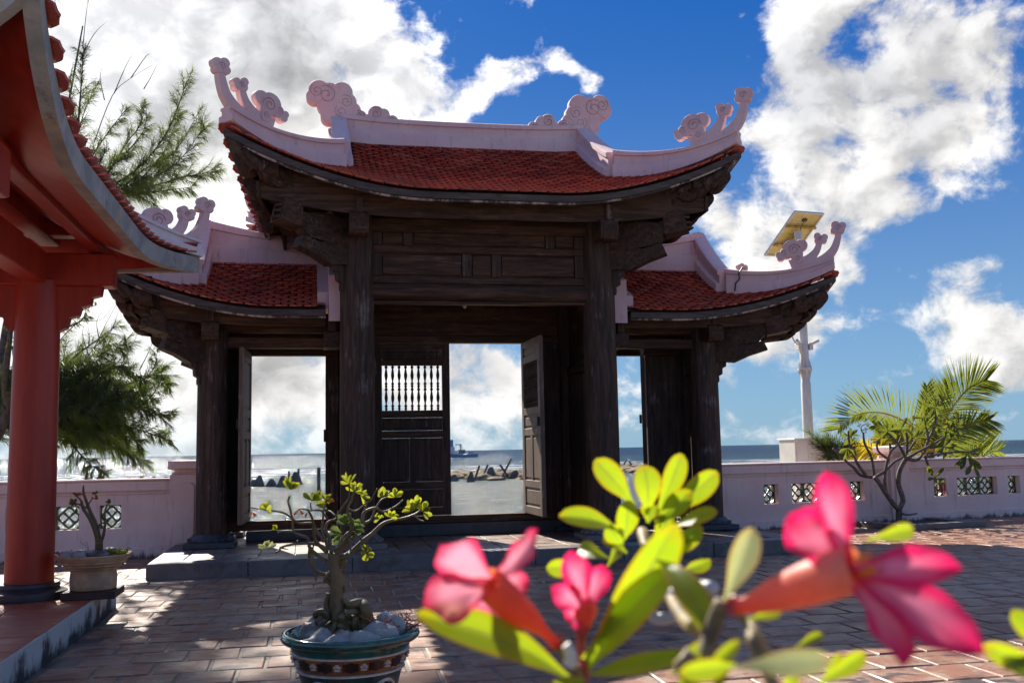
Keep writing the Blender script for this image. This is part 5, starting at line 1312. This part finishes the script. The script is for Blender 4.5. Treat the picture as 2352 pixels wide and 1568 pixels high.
for x, y, s_, h_, a, lab, rods in [(582,1117,.62,.55,.3,'half-hidden wave breaker block at the left edge of the left doorway',()),(594,1117,.72,.85,.8,'leftmost whole pyramid block seen through the left doorway',()),(622,1117,.60,.60,.2,'low pyramid block in the middle seen through the left doorway',()),(648,1118,.62,.85,.5,'narrow pyramid block right of the low one in the left doorway',()),(676,1112,.95,1.0,.9,'largest block with two rods in the left doorway',((-.4,0,1.2),(.3,0,1.5))),
   (1042,1105,.75,.75,.2,'dark block cut off by the closed door in the central doorway',()),(1081,1107,.70,1.1,.6,'block with a leaning beam left of the mound in the central doorway',((.3,.35,1.7),)),(1103,1102,.55,.6,.3,'low block with a leaning beam beside the mound in the central doorway',((.1,.45,2.0),)),(1126,1100,1.05,1.35,.4,'tallest bulky block in the middle of the central doorway',((1.0,.5,2.4),)),(1182,1099,.95,.95,.1,'block with a beam leaning left near the open door leaf',((-.5,-.6,1.9),)),
   (1424,1080,.7,.9,.7,'block with a leaning beam seen through the right doorway',((.2,.5,1.7),)),(1455,1078,.6,.6,.2,'low block with a beam leaning left in the right doorway',((.1,-.6,1.7),))]:
    block(x, y, s_, h_, a, lab, rods)
reef = MB()
for i in range(260):
    x = rnd.choice([rnd.uniform(1035,1195), rnd.uniform(1405,1480), rnd.uniform(1190,1405)]); yb = 1094 if x < 1300 else 1078
    p = at_sea(x, yb+rnd.gauss(0,3.2)); s_ = rnd.uniform(.3,.95); v = stone_mb((p.x, p.y, -1.0), (s_*1.4, s_, s_*.55), 60+i, .3)
    reef.add(v.v[::1], v.f)
rf_ = reef.build('reef_rocks', REEF, None, 180); rf_['kind'] = 'stuff'; rf_['label'] = 'ridge of broken brown reef rock across the lagoon'; rf_['category'] = 'rocks'
gp = at_sea(732, 1140); 
mk = thing('marker_post', 'plain grey square post standing in the lagoon at the right of the left doorway', 'post', (gp.x, gp.y, -1.2))
hpx = (1140-1075)/FPX*(gp-EYE).dot(FW)
MB().box((gp.x-.09, gp.y-.09, -1.3), (gp.x+.09, gp.y+.09, -1.0+hpx), .01).build('post_shaft', CONCD, mk); MB().box((gp.x-.10, gp.y-.10, -1.0+hpx+.001), (gp.x+.10, gp.y+.10, -.97+hpx), .01).build('post_top', CONCD, mk)
for i, x in enumerate((325, 354, 381)):
    p = onv(x, 1104, 26); h_ = (1104-1094)/FPX*26
    r_ = thing('shore_stake', ['left','middle','right'][i]+'most stub of the three stakes showing above the pink wall left of the post' if i != 1 else 'middle stub of the three stakes showing above the pink wall left of the post', 'stake', (p.x, 26, -.7), 0, 'stakes along the shore')
    MB().box((p.x-.04, 25.96, -.9), (p.x+.04, 26.04, p.z+h_), .006).build('stake_shaft', CONCD, r_)
# ---- ship
sp = at_sea(1060, 1049.5); sd_ = (sp-EYE).dot(FW); KS = sd_/FPX
shp = thing('work_ship', 'blue supply ship with a deck crane, far out at sea in the central doorway', 'ship', (sp.x, sp.y, -1))
X = lambda px: sp.x + (px-1060)*KS/math.cos(YAW)*.985
hh = lambda n: n*KS
b = MB(); hull = [(X(1094),0),(X(1095),hh(9)),(X(1072),hh(9)),(X(1066),hh(7)),(X(1030),hh(10)),(X(1000),hh(14)),(X(945),hh(18)),(X(955),0)]
b.prism(hull, lambda a, z, t: Vector((a, sp.y+t, -1.2+z)), -3.2, 3.2); b.build('hull', BLUEH, shp)
MB().box((X(1012), sp.y-2.6, -1+hh(10)), (X(1042), sp.y+2.6, -1+hh(24)), .1).build('wheelhouse', SHIPW, shp); MB().box((X(1030), sp.y-1.4, -1+hh(24.1)), (X(1040), sp.y+1.4, -1+hh(40)), .1).build('funnel', BLUEH, shp)
MB().box((X(965), sp.y-2.6, -1+hh(16)), (X(1011), sp.y+2.6, -1+hh(34)), .1).build('deckhouse', SHIPW, shp)
MB().box((X(1052), sp.y-.8, -1+hh(8)), (X(1068), sp.y+.8, -1+hh(17)), .05).build('winch_house', SHIPG, shp)
MB().tube([(X(1058), sp.y, -1+hh(16)), (X(1057), sp.y, -1+hh(28))], hh(1.3), 6, False).build('crane_post', SHIPG, shp); MB().tube([(X(1046), sp.y, -1+hh(29)), (X(1060), sp.y, -1+hh(29))], hh(1.0), 6, False).build('crane_jib', SHIPG, shp); MB().tube([(X(1059.5), sp.y, -1+hh(29)), (X(1062), sp.y, -1+hh(18))], hh(.8), 6, False).build('crane_arm', SHIPG, shp); MB().box((X(1074), sp.y-1, -1+hh(9.1)), (X(1088), sp.y+1, -1+hh(11.5))).build('deck_gear', SHIPG, shp)

# ================================================================== TREES
def needles(b, p, d, L, n, wd, droop=.5):
    """feathery branchlet: a bundle of long fine needles swept along d"""
    d = d.normalized()
    for i in range(n):
        o = p + d*L*rnd.uniform(0, .8)
        q = Vector((rnd.gauss(0,1), rnd.gauss(0,1), rnd.gauss(0,1))).normalized(); nd = (d*1.0 + q*.55 + Vector((0,0,-droop*rnd.uniform(.1,1)))).normalized()
        l = L*rnd.uniform(.35, .75); s_ = nd.cross(Vector((.3,-1,.2))); s_ = s_.normalized()*wd*.5; m_ = o+nd*l*.55+Vector((0,0,-.02)); e = o+nd*l+Vector((0,0,-droop*.16*l))
        b.add([o-s_, o+s_, m_+s_*.9, m_-s_*.9, e], [(0,1,2,3),(3,2,4)], [(.5,0),(.5,0),(.5,.5),(.5,.5),(.5,.7)])
def casuarina(label, base_, trunk_px, dep, branches, twigs, m):
    t = thing('casuarina_tree', label, 'tree', base_, 0, 'casuarina trees behind the left wall')
    kp = dep/FPX
    tp = [Vector(base_)] + [p_ if isinstance(p_, Vector) else spot(p_[0], p_[1], dep) for p_ in trunk_px]
    if trunk_px: MB().tube(tp, [.11, .085, .06, .03, .012][:len(tp)] if len(tp) <= 5 else .05, 8).build('trunk', BARK, t, 180)
    fol_ = MB()
    for pts, r0, dens, L, nn in branches:
        dd = rnd.uniform(-.8, .8); q = [p_ if isinstance(p_, Vector) else spot(p_[0], p_[1], dep+dd*(i/(len(pts)-1))) for i, p_ in enumerate(pts)]
        MB().tube(q, [r0*(1-.8*i/(len(q)-1)) for i in range(len(q))], 6).build('branch', BARK, t, 180)
        P_, _ = catmull([Vector(a) for a in q], [0]*len(q), 10)
        tot = sum((P_[i+1]-P_[i]).length for i in range(len(P_)-1)); cnt = int(tot/dens)
        for k in range(cnt):
            f = (k+.5)/cnt; i = min(int(f*(len(P_)-1)), len(P_)-2); p = P_[i].lerp(P_[i+1], f*(len(P_)-1)-i); tn = (P_[i+1]-P_[i]).normalized()
            rad = Vector((rnd.gauss(0,1), rnd.gauss(0,1), rnd.gauss(.15,1))).normalized(); dv = (tn*.9 + rad*.75).normalized(); l = L*(1.05-.5*f)*rnd.uniform(.55,1.1)
            fol_.tube([p, p+dv*l*.7], [.006, .003], 4, False, False); needles(fol_, p, dv, l*1.1, int(nn*1.7), .0052, .9)
    fol_.build('foliage', m, t, kind='stuff')
    for pts in twigs:
        q = [spot(x, y, dep) for x, y in pts]; MB().tube(q, [.010*(1-.85*i/(len(q)-1)) for i in range(len(q))], 5).build('bare_twig', BARK, t, 180)
g1 = Vector((-5.15, 17.6, -.15))
casuarina('tall casuarina with a thin spire and bare twigs rising behind the red pavilion eave', g1, [(8,800),(45,640),(110,470),(190,60)], 17.8, [
  ([(165,420),(178,300),(186,200),(192,110)], .03, .055, .42, 20), ([(180,360),(160,250),(162,170)], .015, .07, .32, 16), ([(170,330),(200,240),(225,190)], .014, .07, .32, 16),
  ([(170,430),(230,330),(290,250)], .02, .06, .40, 20), ([(190,440),(270,370),(330,300),(335,235)], .02, .065, .38, 20), ([(200,450),(300,400),(380,310),(428,190)], .025, .05, .48, 24),
  ([(210,455),(310,420),(400,380),(470,290)], .02, .055, .48, 24), ([(240,455),(340,430),(430,405),(488,395)], .02, .05, .50, 26), ([(220,450),(250,390),(300,350)], .02, .05, .40, 22), ([(300,450),(360,440),(440,430)], .016, .05, .42, 24), ([(260,450),(330,390),(400,350),(455,260)], .018, .055, .46, 22), ([(180,440),(215,400),(245,340)], .02, .05, .4, 20), ([(230,430),(290,330),(320,290),(330,240)], .015, .07, .34, 18), ([(300,430),(370,360),(410,260)], .015, .06, .42, 22)],
  [[(190,110),(197,40),(205,-20)],[(215,330),(258,220),(300,180),(350,150)],[(262,215),(290,150),(305,125)],[(300,180),(335,130),(345,125)],[(330,205),(345,180),(360,150)],[(183,140),(215,80),(245,50)],[(240,230),(230,180),(236,150)],[(460,300),(465,270),(475,245)]], NEEDLE)
g2 = Vector((-5.6, 16.6, -.15))
mass = []
r2 = random.Random(5)
for i in range(34):
    x0 = r2.uniform(60, 190); y0 = r2.uniform(860, 1010); a = r2.uniform(-.55, .45); L_ = r2.uniform(90, 190)
    x1 = min(x0+math.cos(a)*L_, 372); y1 = min(y0+math.sin(a)*L_, 1045); mass.append(([(x0, y0), ((x0+x1)/2, (y0+y1)/2-10), (x1, y1)], .012, .05, .46, 26))
for i in range(10): 
    y0 = 880+i*14; mass.append(([(-30, y0), (10, y0-25), (34, y0-10)], .012, .05, .44, 24))
casuarina('dense low casuarina spreading over the pink wall beside the red column', g2, [(-10,960),(40,930),(130,900)], 16.9, mass + [
  ([(110,900),(160,830),(210,790),(265,750)], .03, .06, .38, 18), ([(130,900),(150,840),(140,780)], .02, .06, .36, 18), ([(190,900),(260,840),(330,870)], .02, .045, .42, 26), ([(210,900),(300,880),(360,860),(385,880)], .02, .045, .40, 26), ([(240,920),(320,940),(388,960)], .02, .045, .42, 26), ([(240,960),(330,990),(390,1010)], .02, .045, .38, 24), ([(200,980),(280,1030),(330,1060)], .02, .045, .38, 24),([(300,900),(350,850),(362,800)], .014, .06, .34, 18),([(150,1000),(200,1060),(240,1085)], .02, .045, .36, 24),([(180,880),(225,820),(250,790)], .02, .05, .4, 20),([(330,930),(365,885),(372,845)], .014, .06, .34, 18)],
  [[(160,870),(215,800),(240,750),(272,690)],[(215,800),(255,760),(270,720)],[(190,850),(205,780),(200,740)],[(230,790),(222,740),(236,715)],[(265,860),(300,800),(318,760)],[(300,860),(292,810),(300,780)],[(320,850),(345,800),(352,770)],[(205,820),(190,770),(195,735)]], NEEDLEG)
r3 = random.Random(9)
g3 = Vector((-5.9, 16.0, -.15))
casuarina('leaning dark casuarina trunk at the left picture edge behind the red column', g3, [(-5,1000),(12,860),(28,740),(42,660)], 16.2, [
  ([(20,760),(8,720),(4,680)], .02, .06, .34, 18), ([(25,800),(70,770),(110,740)], .02, .06, .34, 18)] + [([(20,860),(60,840),(110,800)], .02, .06, .36, 18), ([(15,900),(50,900),(90,890)], .02, .05, .4, 22), ([(10,940),(-10,900),(-20,850)], .02, .05, .4, 22), ([(120,740),(170,720),(220,700)], .02, .08, .30, 16), ([(130,760),(180,740),(200,720)], .02, .07, .30, 16)],
  [[(130,790),(180,740),(230,735),(262,700)],[(28,740),(10,700),(8,680)],[(130,760),(165,720),(200,690)]], NEEDLE)

g4 = Vector((-7.4, 22, -.15)); r4 = random.Random(3); br4 = []
for i in range(74):
    z0 = r4.uniform(11.3, 13.7); a = Vector((-5.7+r4.uniform(-.4,.5), 22+r4.uniform(-.4,.4), z0)); c = Vector((r4.uniform(-8.2,-3.9), 22+r4.uniform(-1.2,1.2), z0+r4.uniform(.1,1.3))); br4.append(([a, a.lerp(c, .5)+Vector((0,0,.12)), c], .03, .06, .62, 22))
casuarina('tallest casuarina beyond the pavilion, its crown above the picture', g4, [Vector((-7.2,22,5)), Vector((-6.2,22,10)), Vector((-5.7,22,14.5))], 22, br4, [], NEEDLE)
# ---- frangipani
CF = 1296/2258
def c5(x, y, dep): return spot((2800+x*CF)/1.7415, (1350+y*CF)/1.7415, dep)
FD = 15.75; KF = FD/FPX*CF/1.7415
fb_ = c5(1385, 1290, FD)
fr_ = thing('frangipani_tree', 'nearly bare frangipani with forked grey branches in front of the right pink wall', 'tree', (fb_.x, fb_.y, 0))
for p, a, c in [([(1385,1330),(1385,1260),(1388,1190)],24,22),([(1385,1200),(1340,1140),(1290,1080),(1240,1000),(1215,970)],18,15),([(1215,970),(1120,955),(1075,910),(1030,870),(980,820),(925,772)],13,8),([(1160,960),(1110,890),(1075,830),(1040,740),(1032,650)],12,7),([(1388,1200),(1415,1130),(1385,1020),(1390,930),(1440,840)],19,16),([(1440,840),(1510,850),(1560,800),(1590,720),(1640,600),(1640,460)],14,7),
  ([(1300,1090),(1288,990),(1305,880),(1330,790),(1320,735)],12,8),([(1215,970),(1290,930),(1350,870),(1430,820),(1500,720)],12,8),([(1440,840),(1400,770),(1350,700),(1300,660)],12,7),([(1445,840),(1500,800),(1620,745),(1700,690)],13,7),([(1560,830),(1680,815),(1800,795),(1870,800)],11,6),([(1570,830),(1590,890),(1600,930),(1630,970)],10,6),([(1215,965),(1195,840),(1150,740),(1135,660)],11,7),([(1320,850),(1240,790),(1235,715)],10,7),([(1440,800),(1450,720),(1440,660)],10,7),([(1400,1225),(1450,1235),(1515,1222)],10,5),([(1590,720),(1580,640),(1540,560)],9,6),([(1130,660),(1120,620),(1150,600)],5,3),([(1330,790),(1380,740),(1400,690)],9,6)]:
    limb('branch', p, a, c, fr_, BARKF, .35, 8, c5, FD, KF)
for c, n, L, ln, sp, wd in [((1045,690),8,70,(.2,-.6),2.6,28),((1030,770),4,90,(0,1),.8,34),((1310,650),8,90,(.1,-.7),2.2,30),((1400,640),7,95,(.2,-.6),2.4,30),((1500,690),6,90,(.3,-.6),2.2,32),((1640,480),5,90,(.3,.6),2.0,26),((1560,560),5,80,(0,-.4),2.6,26),((1710,690),10,130,(.6,.2),2.8,40),((1780,620),8,120,(.6,-.1),2.6,38),((1860,810),7,130,(.5,1),1.2,36),((1640,975),6,95,(.3,.5),2.8,28),((1720,640),7,110,(.2,-.8),2.2,34),((1260,700),4,80,(-.6,-.2),1.4,26),((1150,590),3,40,(.3,-.6),1.6,20),((1900,870),3,120,(.3,1),.7,34),((1700,760),6,110,(.4,.8),1.6,36),((1480,600),5,80,(.2,-.6),2.4,28)]:
    rosette(fr_, 'leaf', c, n, L, wd, LEAFF, c5, FD+rnd.uniform(-.4,.4), KF, ln, sp)
for c in ((1105,606),(1170,606),(1150,645)):
    rosette(fr_, 'flower', c, 5, 22, 14, BONEW, c5, FD, KF, (0,-1), 2.6)
for k in range(9):
    p = c5(1690+rnd.uniform(-6,6), 985, FD); MB().tube([p, p+Vector((rnd.uniform(-.06,.06), 0, -.12)), p+Vector((rnd.uniform(-.10,.10), rnd.uniform(-.05,.05), -.26*rnd.uniform(.6,1)))], .006, 4).build('seed_stalk', STEMR, fr_, 180)
plc = c5(1400, 1345, FD-.35); 
plk = thing('tree_kerb', 'low grey stone kerb round the foot of the frangipani', 'kerb', (fb_.x, fb_.y, 0), RW)
for a, c in (((-.75,-.95,.0),(.80,-.72,.085)),((-.75,-.715,.0),(-.55,.10,.085)),((.60,-.715,.0),(.80,.10,.085))): MB().box(a, c, .008).build('kerb_stone', STONE, plk, local=True)
MB().box((-.549,-.714,.0), (.599,.10,.05)).build('soil', SOIL, plk, local=True)

# ---- coconut palms behind the right wall
PD = 18.2; KP = PD/FPX*CF/1.7415
def frond(parent, pts, L, nl, m, dj, up=(0,0,1), asym=(1,1), droop=.25, wd=.030, fr_rng=(.12,1.0), rr=.022):
    q = [c5(x, y, PD+dj*i/(len(pts)-1)) for i, (x, y) in enumerate(pts)]
    MB().tube(q, [rr*(1-.85*i/(len(q)-1)) for i in range(len(q))], 6).build('rachis', PALMY, parent, 180)
    P_, _ = catmull([Vector(a) for a in q], [0]*len(q), 14); b = MB()
    for k in range(nl):
        f = fr_rng[0]+(fr_rng[1]-fr_rng[0])*k/(nl-1); i = min(int(f*(len(P_)-1)), len(P_)-2); p = P_[i].lerp(P_[i+1], min(1, f*(len(P_)-1)-i)); tn = (P_[i+1]-P_[i]).normalized()
        view = (p-EYE).normalized(); sd = tn.cross(view).normalized()
        for s_, kk in ((1, asym[0]), (-1, asym[1])):
            if kk <= 0: continue
            l = L*kk*(.40+.60*math.sin(math.pi*min(1, f*.80+.14)))*rnd.uniform(.85,1.05)
            d = (tn*(.45+.55*f) + sd*s_*(1.0-.35*f) + Vector((rnd.gauss(0,.05), rnd.gauss(0,.12), rnd.gauss(0,.05)))).normalized(); nn = d.cross(tn).normalized()
            w2 = nn.cross(d).normalized()*wd*.5; m1 = p+d*l*.5+Vector((0,0,-droop*l*.10)); e = p+d*l+Vector((0,0,-droop*l*.42*(1-abs(d.z)*.5)))
            b.add([p-w2*.5, p+nn*.006, p+w2*.5, m1-w2, m1+nn*.008, m1+w2, e], [(0,1,4,3),(1,2,5,4),(3,4,6),(4,5,6)], [(.3,0),(.5,0),(.7,0),(.25,.5),(.5,.5),(.75,.5),(.5,.95)])
    return b.build('frond', m, parent)
pb_ = c5(1610, 900, PD)
pl1 = thing('coconut_palm', 'young coconut palm with arching fronds behind the right pink wall', 'palm', (pb_.x, pb_.y, -.1))
MB().tube([(pb_.x, pb_.y, -.2), (pb_.x+.02, pb_.y, .5), c5(1605, 800, PD)], [.13,.10,.06], 10).build('trunk', BARK, pl1, 180)
frond(pl1, [(1600,820),(1500,640),(1330,540),(1180,520),(1070,550),(965,638)], .66, 74, PALM, -.5, asym=(.40,1.15), droop=.12, wd=.022)
frond(pl1, [(1620,820),(1690,610),(1790,440),(1890,340),(2000,295)], .74, 80, PALM, -.2, asym=(1.15,.9), droop=.45, wd=.022)
frond(pl1, [(1605,820),(1580,640),(1572,480),(1580,340)], .34, 50, PALM, .3, asym=(.8,1.3), droop=.02)
frond(pl1, [(1610,820),(1630,600),(1690,440),(1730,330)], .42, 50, PALM, .5, asym=(1,.9), droop=.1)
frond(pl1, [(1620,830),(1750,690),(1880,600),(2020,570)], .55, 54, PALM, -.4, asym=(.8,1), droop=.5)
frond(pl1, [(1600,830),(1480,720),(1350,660),(1220,610)], .45, 50, PALM, .5, asym=(.7,1), droop=.3)
frond(pl1, [(1590,840),(1450,720),(1330,690),(1240,720)], .42, 40, PALMY, .6, asym=(.9,.9), droop=.5)
pl2 = thing('small_palm', 'yellowing low palm fronds drooping over the wall left of the coconut palm', 'palm', tuple(c5(1230, 870, PD))[:2]+(0,))
frond(pl2, [(1290,860),(1190,770),(1090,755),(985,800)], .40, 42, PALMY, -.2, asym=(.9,.6), droop=.7)
frond(pl2, [(1260,860),(1180,800),(1110,790),(1060,830)], .34, 32, PALMY, .2, asym=(.9,.7), droop=.8)
pl3 = thing('fan_seedling', 'small upright palm seedling behind the wall right of the coconut palm', 'palm', tuple(c5(1950, 830, PD))[:2]+(0,))
frond(pl3, [(1950,860),(1930,800),(1925,735)], .70, 16, PALM, 0, asym=(1.2,1), droop=.1); frond(pl3, [(1940,850),(1870,790),(1800,760)], .55, 16, PALM, .1, asym=(1,.9), droop=.3); frond(pl3, [(1950,850),(2010,800),(2080,790)], .5, 16, PALM, .1, asym=(1,1), droop=.3)
sap = thing('casuarina_sapling', 'small feathery casuarina sapling between the cabinet and the frangipani', 'sapling', tuple(c5(960, 870, 17.6))[:2]+(-.1,))
fb2 = MB()
for pts in ([(985,880),(930,820),(870,770),(810,720)],[(985,880),(950,800),(925,740)],[(970,880),(905,840),(850,840)],[(990,880),(1000,830),(1020,790)]):
    q = [c5(x, y, 17.6+rnd.uniform(-.1,.1)) for x, y in pts]; MB().tube(q, [.012, .003], 5).build('branch', BARK, sap, 180)
    P_, _ = catmull([Vector(a) for a in q], [0]*len(q), 10)
    for k in range(26): i = rnd.randrange(len(P_)-1); tn = (P_[i+1]-P_[i]).normalized(); needles(fb2, P_[i], tn+Vector((rnd.gauss(0,.4), rnd.gauss(0,.4), rnd.gauss(.2,.4))), .32, 16, .009, .1)
q = c5(985, 880, 17.6); MB().tube([(q.x, q.y, -.2), q], [.03, .014], 6, False).build('stem', BARK, sap, 180)
fb2.build('foliage', NEEDLEG, sap, kind='stuff')

# ================================================================== FOREGROUND FLOWERING PLANT
fpl = thing('desert_rose', 'pink flowering desert rose with yellow-green leaves close to the camera', 'plant', (.40, .62, .45))
FN = -FW
def leaf(b0, b1, wpx, d0, d1, m=LEAFA, bend=.06, fold=.14, n=None, twist=0.0, shape='obov'):
    p, q = spot(*b0, d0), spot(*b1, d1); b = MB(); leafgeo(b, p, q, wpx*(d0+d1)/2/FPX, n if n else (FN.x+rnd.gauss(0,.25), FN.y, FN.z+rnd.gauss(.35,.2)), bend, fold, 14, 8, shape, twist); return b.build('leaf', m, fpl, 180)
leaf((1341,1512),(1553,1202),108,.60,.56,bend=.05,fold=.10); leaf((1348,1540),(1548,1305),84,.62,.55,bend=.08); leaf((1508,1286),(1640,1462),72,.56,.50,bend=.16,fold=.1,n=(FN.x,FN.y,FN.z+.7)); leaf((1318,1566),(958,1412),98,.62,.53,bend=.07,fold=.12); leaf((1356,1548),(1605,1500),44,.60,.52,bend=.1,fold=.3)
DD = .86
for a, c, w_ in [((1455,1160),(1366,1056),52),((1485,1182),(1478,1068),60),((1508,1182),(1566,1042),46),((1527,1182),(1648,1084),48),((1506,1200),(1590,1128),44),((1545,1208),(1648,1176),36),((1424,1220),(1284,1186),46),((1432,1240),(1443,1148),44),((1488,1200),(1495,1155),38),((1528,1282),(1610,1206),40),((1570,1308),(1632,1284),30),((1330,1305),(1255,1304),36),((1398,1282),(1330,1258),36),((1430,1250),(1395,1205),40),((1500,1240),(1545,1180),36),((1440,1270),(1385,1235),30),((1395,1300),(1420,1250),28)]:
    leaf(a, c, w_*1.18, DD, DD+rnd.uniform(-.05,.03), bend=rnd.uniform(.02,.12), fold=rnd.uniform(.08,.2))
leaf((1664,1380),(1728,1212),66,.50,.50,LEAFP,bend=.04,fold=.30); leaf((1848,1306),(1912,1266),26,.62,.64); leaf((1990,1240),(2098,1215),40,.55,.57); leaf((1715,1424),(1795,1402),26,.50,.5); leaf((1690,1530),(1912,1514),62,.42,.40,LEAFP,bend=.12,fold=.06); leaf((1690,1525),(1560,1545),50,.46,.44,bend=.1)
leaf((1880,1568),(1988,1500),44,.5,.5); leaf((1826,1488),(1890,1456),26,.55,.56); leaf((1885,1580),(1930,1500),26,.52,.52); leaf((1640,1600),(1660,1510),34,.5,.5); leaf((1790,1600),(1830,1545),34,.5,.5)
leaf((2420,1500),(2325,1400),50,.5,.5); leaf((2420,1560),(2255,1482),56,.5,.48); leaf((2420,1580),(2300,1515),44,.5,.48)
leaf((1540,1550),(1640,1470),40,.52,.5,bend=.1); leaf((1352,1530),(1470,1325),56,.64,.60,bend=.06); leaf((1465,1290),(1540,1385),34,.80,.76,bend=.1); leaf((1490,1260),(1590,1245),36,.86,.83,bend=.1); leaf((1640,1470),(1560,1600),40,.50,.48,bend=.12); leaf((1345,1560),(1250,1600),44,.58,.55,bend=.1); leaf((1620,1560),(1700,1470),36,.49,.47,bend=.1)
def stem(name, pts, r0, r1, m): 
    q = [spot(*p[:2], p[2]) if len(p) == 3 and not isinstance(p, Vector) else p for p in pts]; return MB().tube(q, [r0+(r1-r0)*i/(len(q)-1) for i in range(len(q))], 12).build(name, m, fpl, 180)
RB = Vector((.40, .62, .47)); RB2 = Vector((.47, .60, .47))
stem('branch', [RB, Vector((.22,.62,.85)), (1335,1640,.61), (1328,1560,.61), (1300,1500,.60), (1285,1470,.60)], .0040, .0032, STEMG)
stem('branch', [RB, Vector((.26,.60,.85)), (1360,1640,.62), (1345,1550,.62), (1335,1480,.61), (1338,1430,.60)], .0036, .0026, STEMR)
stem('branch', [RB2, Vector((.33,.50,.85)), (1610,1640,.49), (1615,1540,.49), (1632,1450,.50), (1660,1380,.50)], .0048, .0040, STEMG)
stem('branch', [(1632,1450,.50), (1580,1430,.58), (1540,1370,.72), (1500,1300,.80), (1475,1220,DD)], .0045, .005, STEMG)
stem('branch', [(1700,1410,.52), (1730,1440,.50), (1760,1500,.48), (1790,1600,.46), Vector((.40,.50,.85)), RB2], .0028, .003, STEMG)
stem('branch', [(1640,1350,.66), (1590,1345,.68), (1560,1360,.70), (1500,1365,.74), (1485,1390,.74), (1510,1420,.74), (1560,1410,.72), (1600,1380,.70)], .0045, .0045, CABLE)
stem('branch', [(2420,1545,.5), (2480,1640,.5), Vector((.62,.45,.8)), RB2], .005, .012, STEMG)
stem('trunk', [Vector((.43,.62,.40)), Vector((.43,.62,.47)), Vector((.42,.61,.52))], .07, .035, STEMG)
def flower(tube_pts, r, petals, label, pm=PETAL, tm=TUBER):
    fl = bpy.data.objects.new('flower', None); COL.objects.link(fl); fl.parent = fpl; fl['label'] = label
    q = [spot(*p) for p in tube_pts]; MB().tube(q, r, 16, True, False).build('flower_tube', tm, fl, 180)
    th = q[-1]; ax = (q[-1]-q[-2]).normalized()
    for (x, y, d, wpx, bend, fold, tw) in petals:
        tip = spot(x, y, d); b = MB(); nrm = FN + ax*.45
        leafgeo(b, th - ax*.004, tip, 1.12*wpx*d/FPX, nrm, bend, fold, 16, 10, 'petal', tw, .085); b.build('petal', pm, fl, 180)
    c0 = q[0]; a0 = (q[1]-q[0]).normalized()
    for k in range(5):
        p = 2*math.pi*k/5; o = a0.orthogonal().normalized(); o2 = a0.cross(o); dd = o*math.cos(p)+o2*math.sin(p); b = MB()
        leafgeo(b, c0-a0*.004, c0+a0*.008+dd*.006, .005, dd, 0, .1, 4, 2); b.build('sepal', STEMR, fl)
    return fl
flower([(1288,1486,.600),(1262,1462,.595),(1245,1446,.59),(1205,1412,.58),(1165,1380,.572),(1130,1345,.565),(1118,1335,.562)], [.0026,.0030,.0036,.0080,.0098,.0098,.0085],
       [(1012,1252,.54,105,-.12,.10,.2),(1236,1216,.56,58,-.14,.2,.6),(972,1392,.53,112,-.06,.12,-.2),(1212,1335,.58,62,-.12,.15,.3),(1120,1420,.60,90,-.12,.2,0)], 'pale pink open flower at left, seen from behind with red tube')
flower([(1338,1460,.60),(1338,1440,.60),(1340,1420,.60),(1345,1395,.60),(1348,1382,.60)], [.003,.004,.006,.0075,.006],
       [(1312,1262,.60,64,-.08,.25,.4),(1388,1298,.61,56,-.1,.25,-.4),(1266,1346,.59,56,.10,.2,.3),(1350,1310,.63,50,.0,.3,0),(1300,1420,.60,60,.1,.25,.2)], 'half-open deep pink flower in the middle behind the long leaf', PETALD)
flower([(1660,1390,.50),(1690,1392,.497),(1725,1386,.492),(1780,1366,.482),(1860,1338,.468),(1930,1315,.455),(1968,1302,.45)], [.0026,.0038,.0045,.0080,.0104,.0108,.0108],
       [(1898,1080,.46,80,-.10,.25,.5),(1812,1180,.47,120,-.12,.15,-.2),(2212,1306,.42,88,.14,.25,.4),(2262,1500,.41,116,.06,.2,-.2),(2074,1532,.42,106,.06,.2,.2)], 'largest deep pink flower at right with orange throat', PETALD, TUBE)
thr = spot(1985, 1298, .445); ax = (spot(2010,1290,.43)-spot(1930,1315,.455)).normalized()
b = MB(); 
for k in range(5):
    q = 2*math.pi*k/5; o = ax.orthogonal().normalized(); o2 = ax.cross(o); dd = o*math.cos(q)+o2*math.sin(q); leafgeo(b, thr+dd*.006, thr+dd*.004+ax*.012, .005, dd, .0, .1, 4, 2)
b.build('stamen', simple('orange_stamen', (.75, .22, .02), .5), fpl, 180)
stem('bud', [(1300,1480,.58), (1308,1492,.58), (1312,1512,.58), (1306,1528,.58)], .003, .004, BONEW)
hp = thing('planter', 'plain terracotta planter holding the desert rose nearest the camera', 'flower pot', (.43, .62, 0))
MB().lathe([(.16,.002),(.17,.01),(.215,.40),(.24,.41),(.245,.45),(.225,.455),(.20,.42)], (.43,.62,0), 32).build('planter_body', TERRA, hp, 50); MB().lathe([(.002,.43),(.205,.425)], (.43,.62,0), 24).build('soil', SOIL, hp)
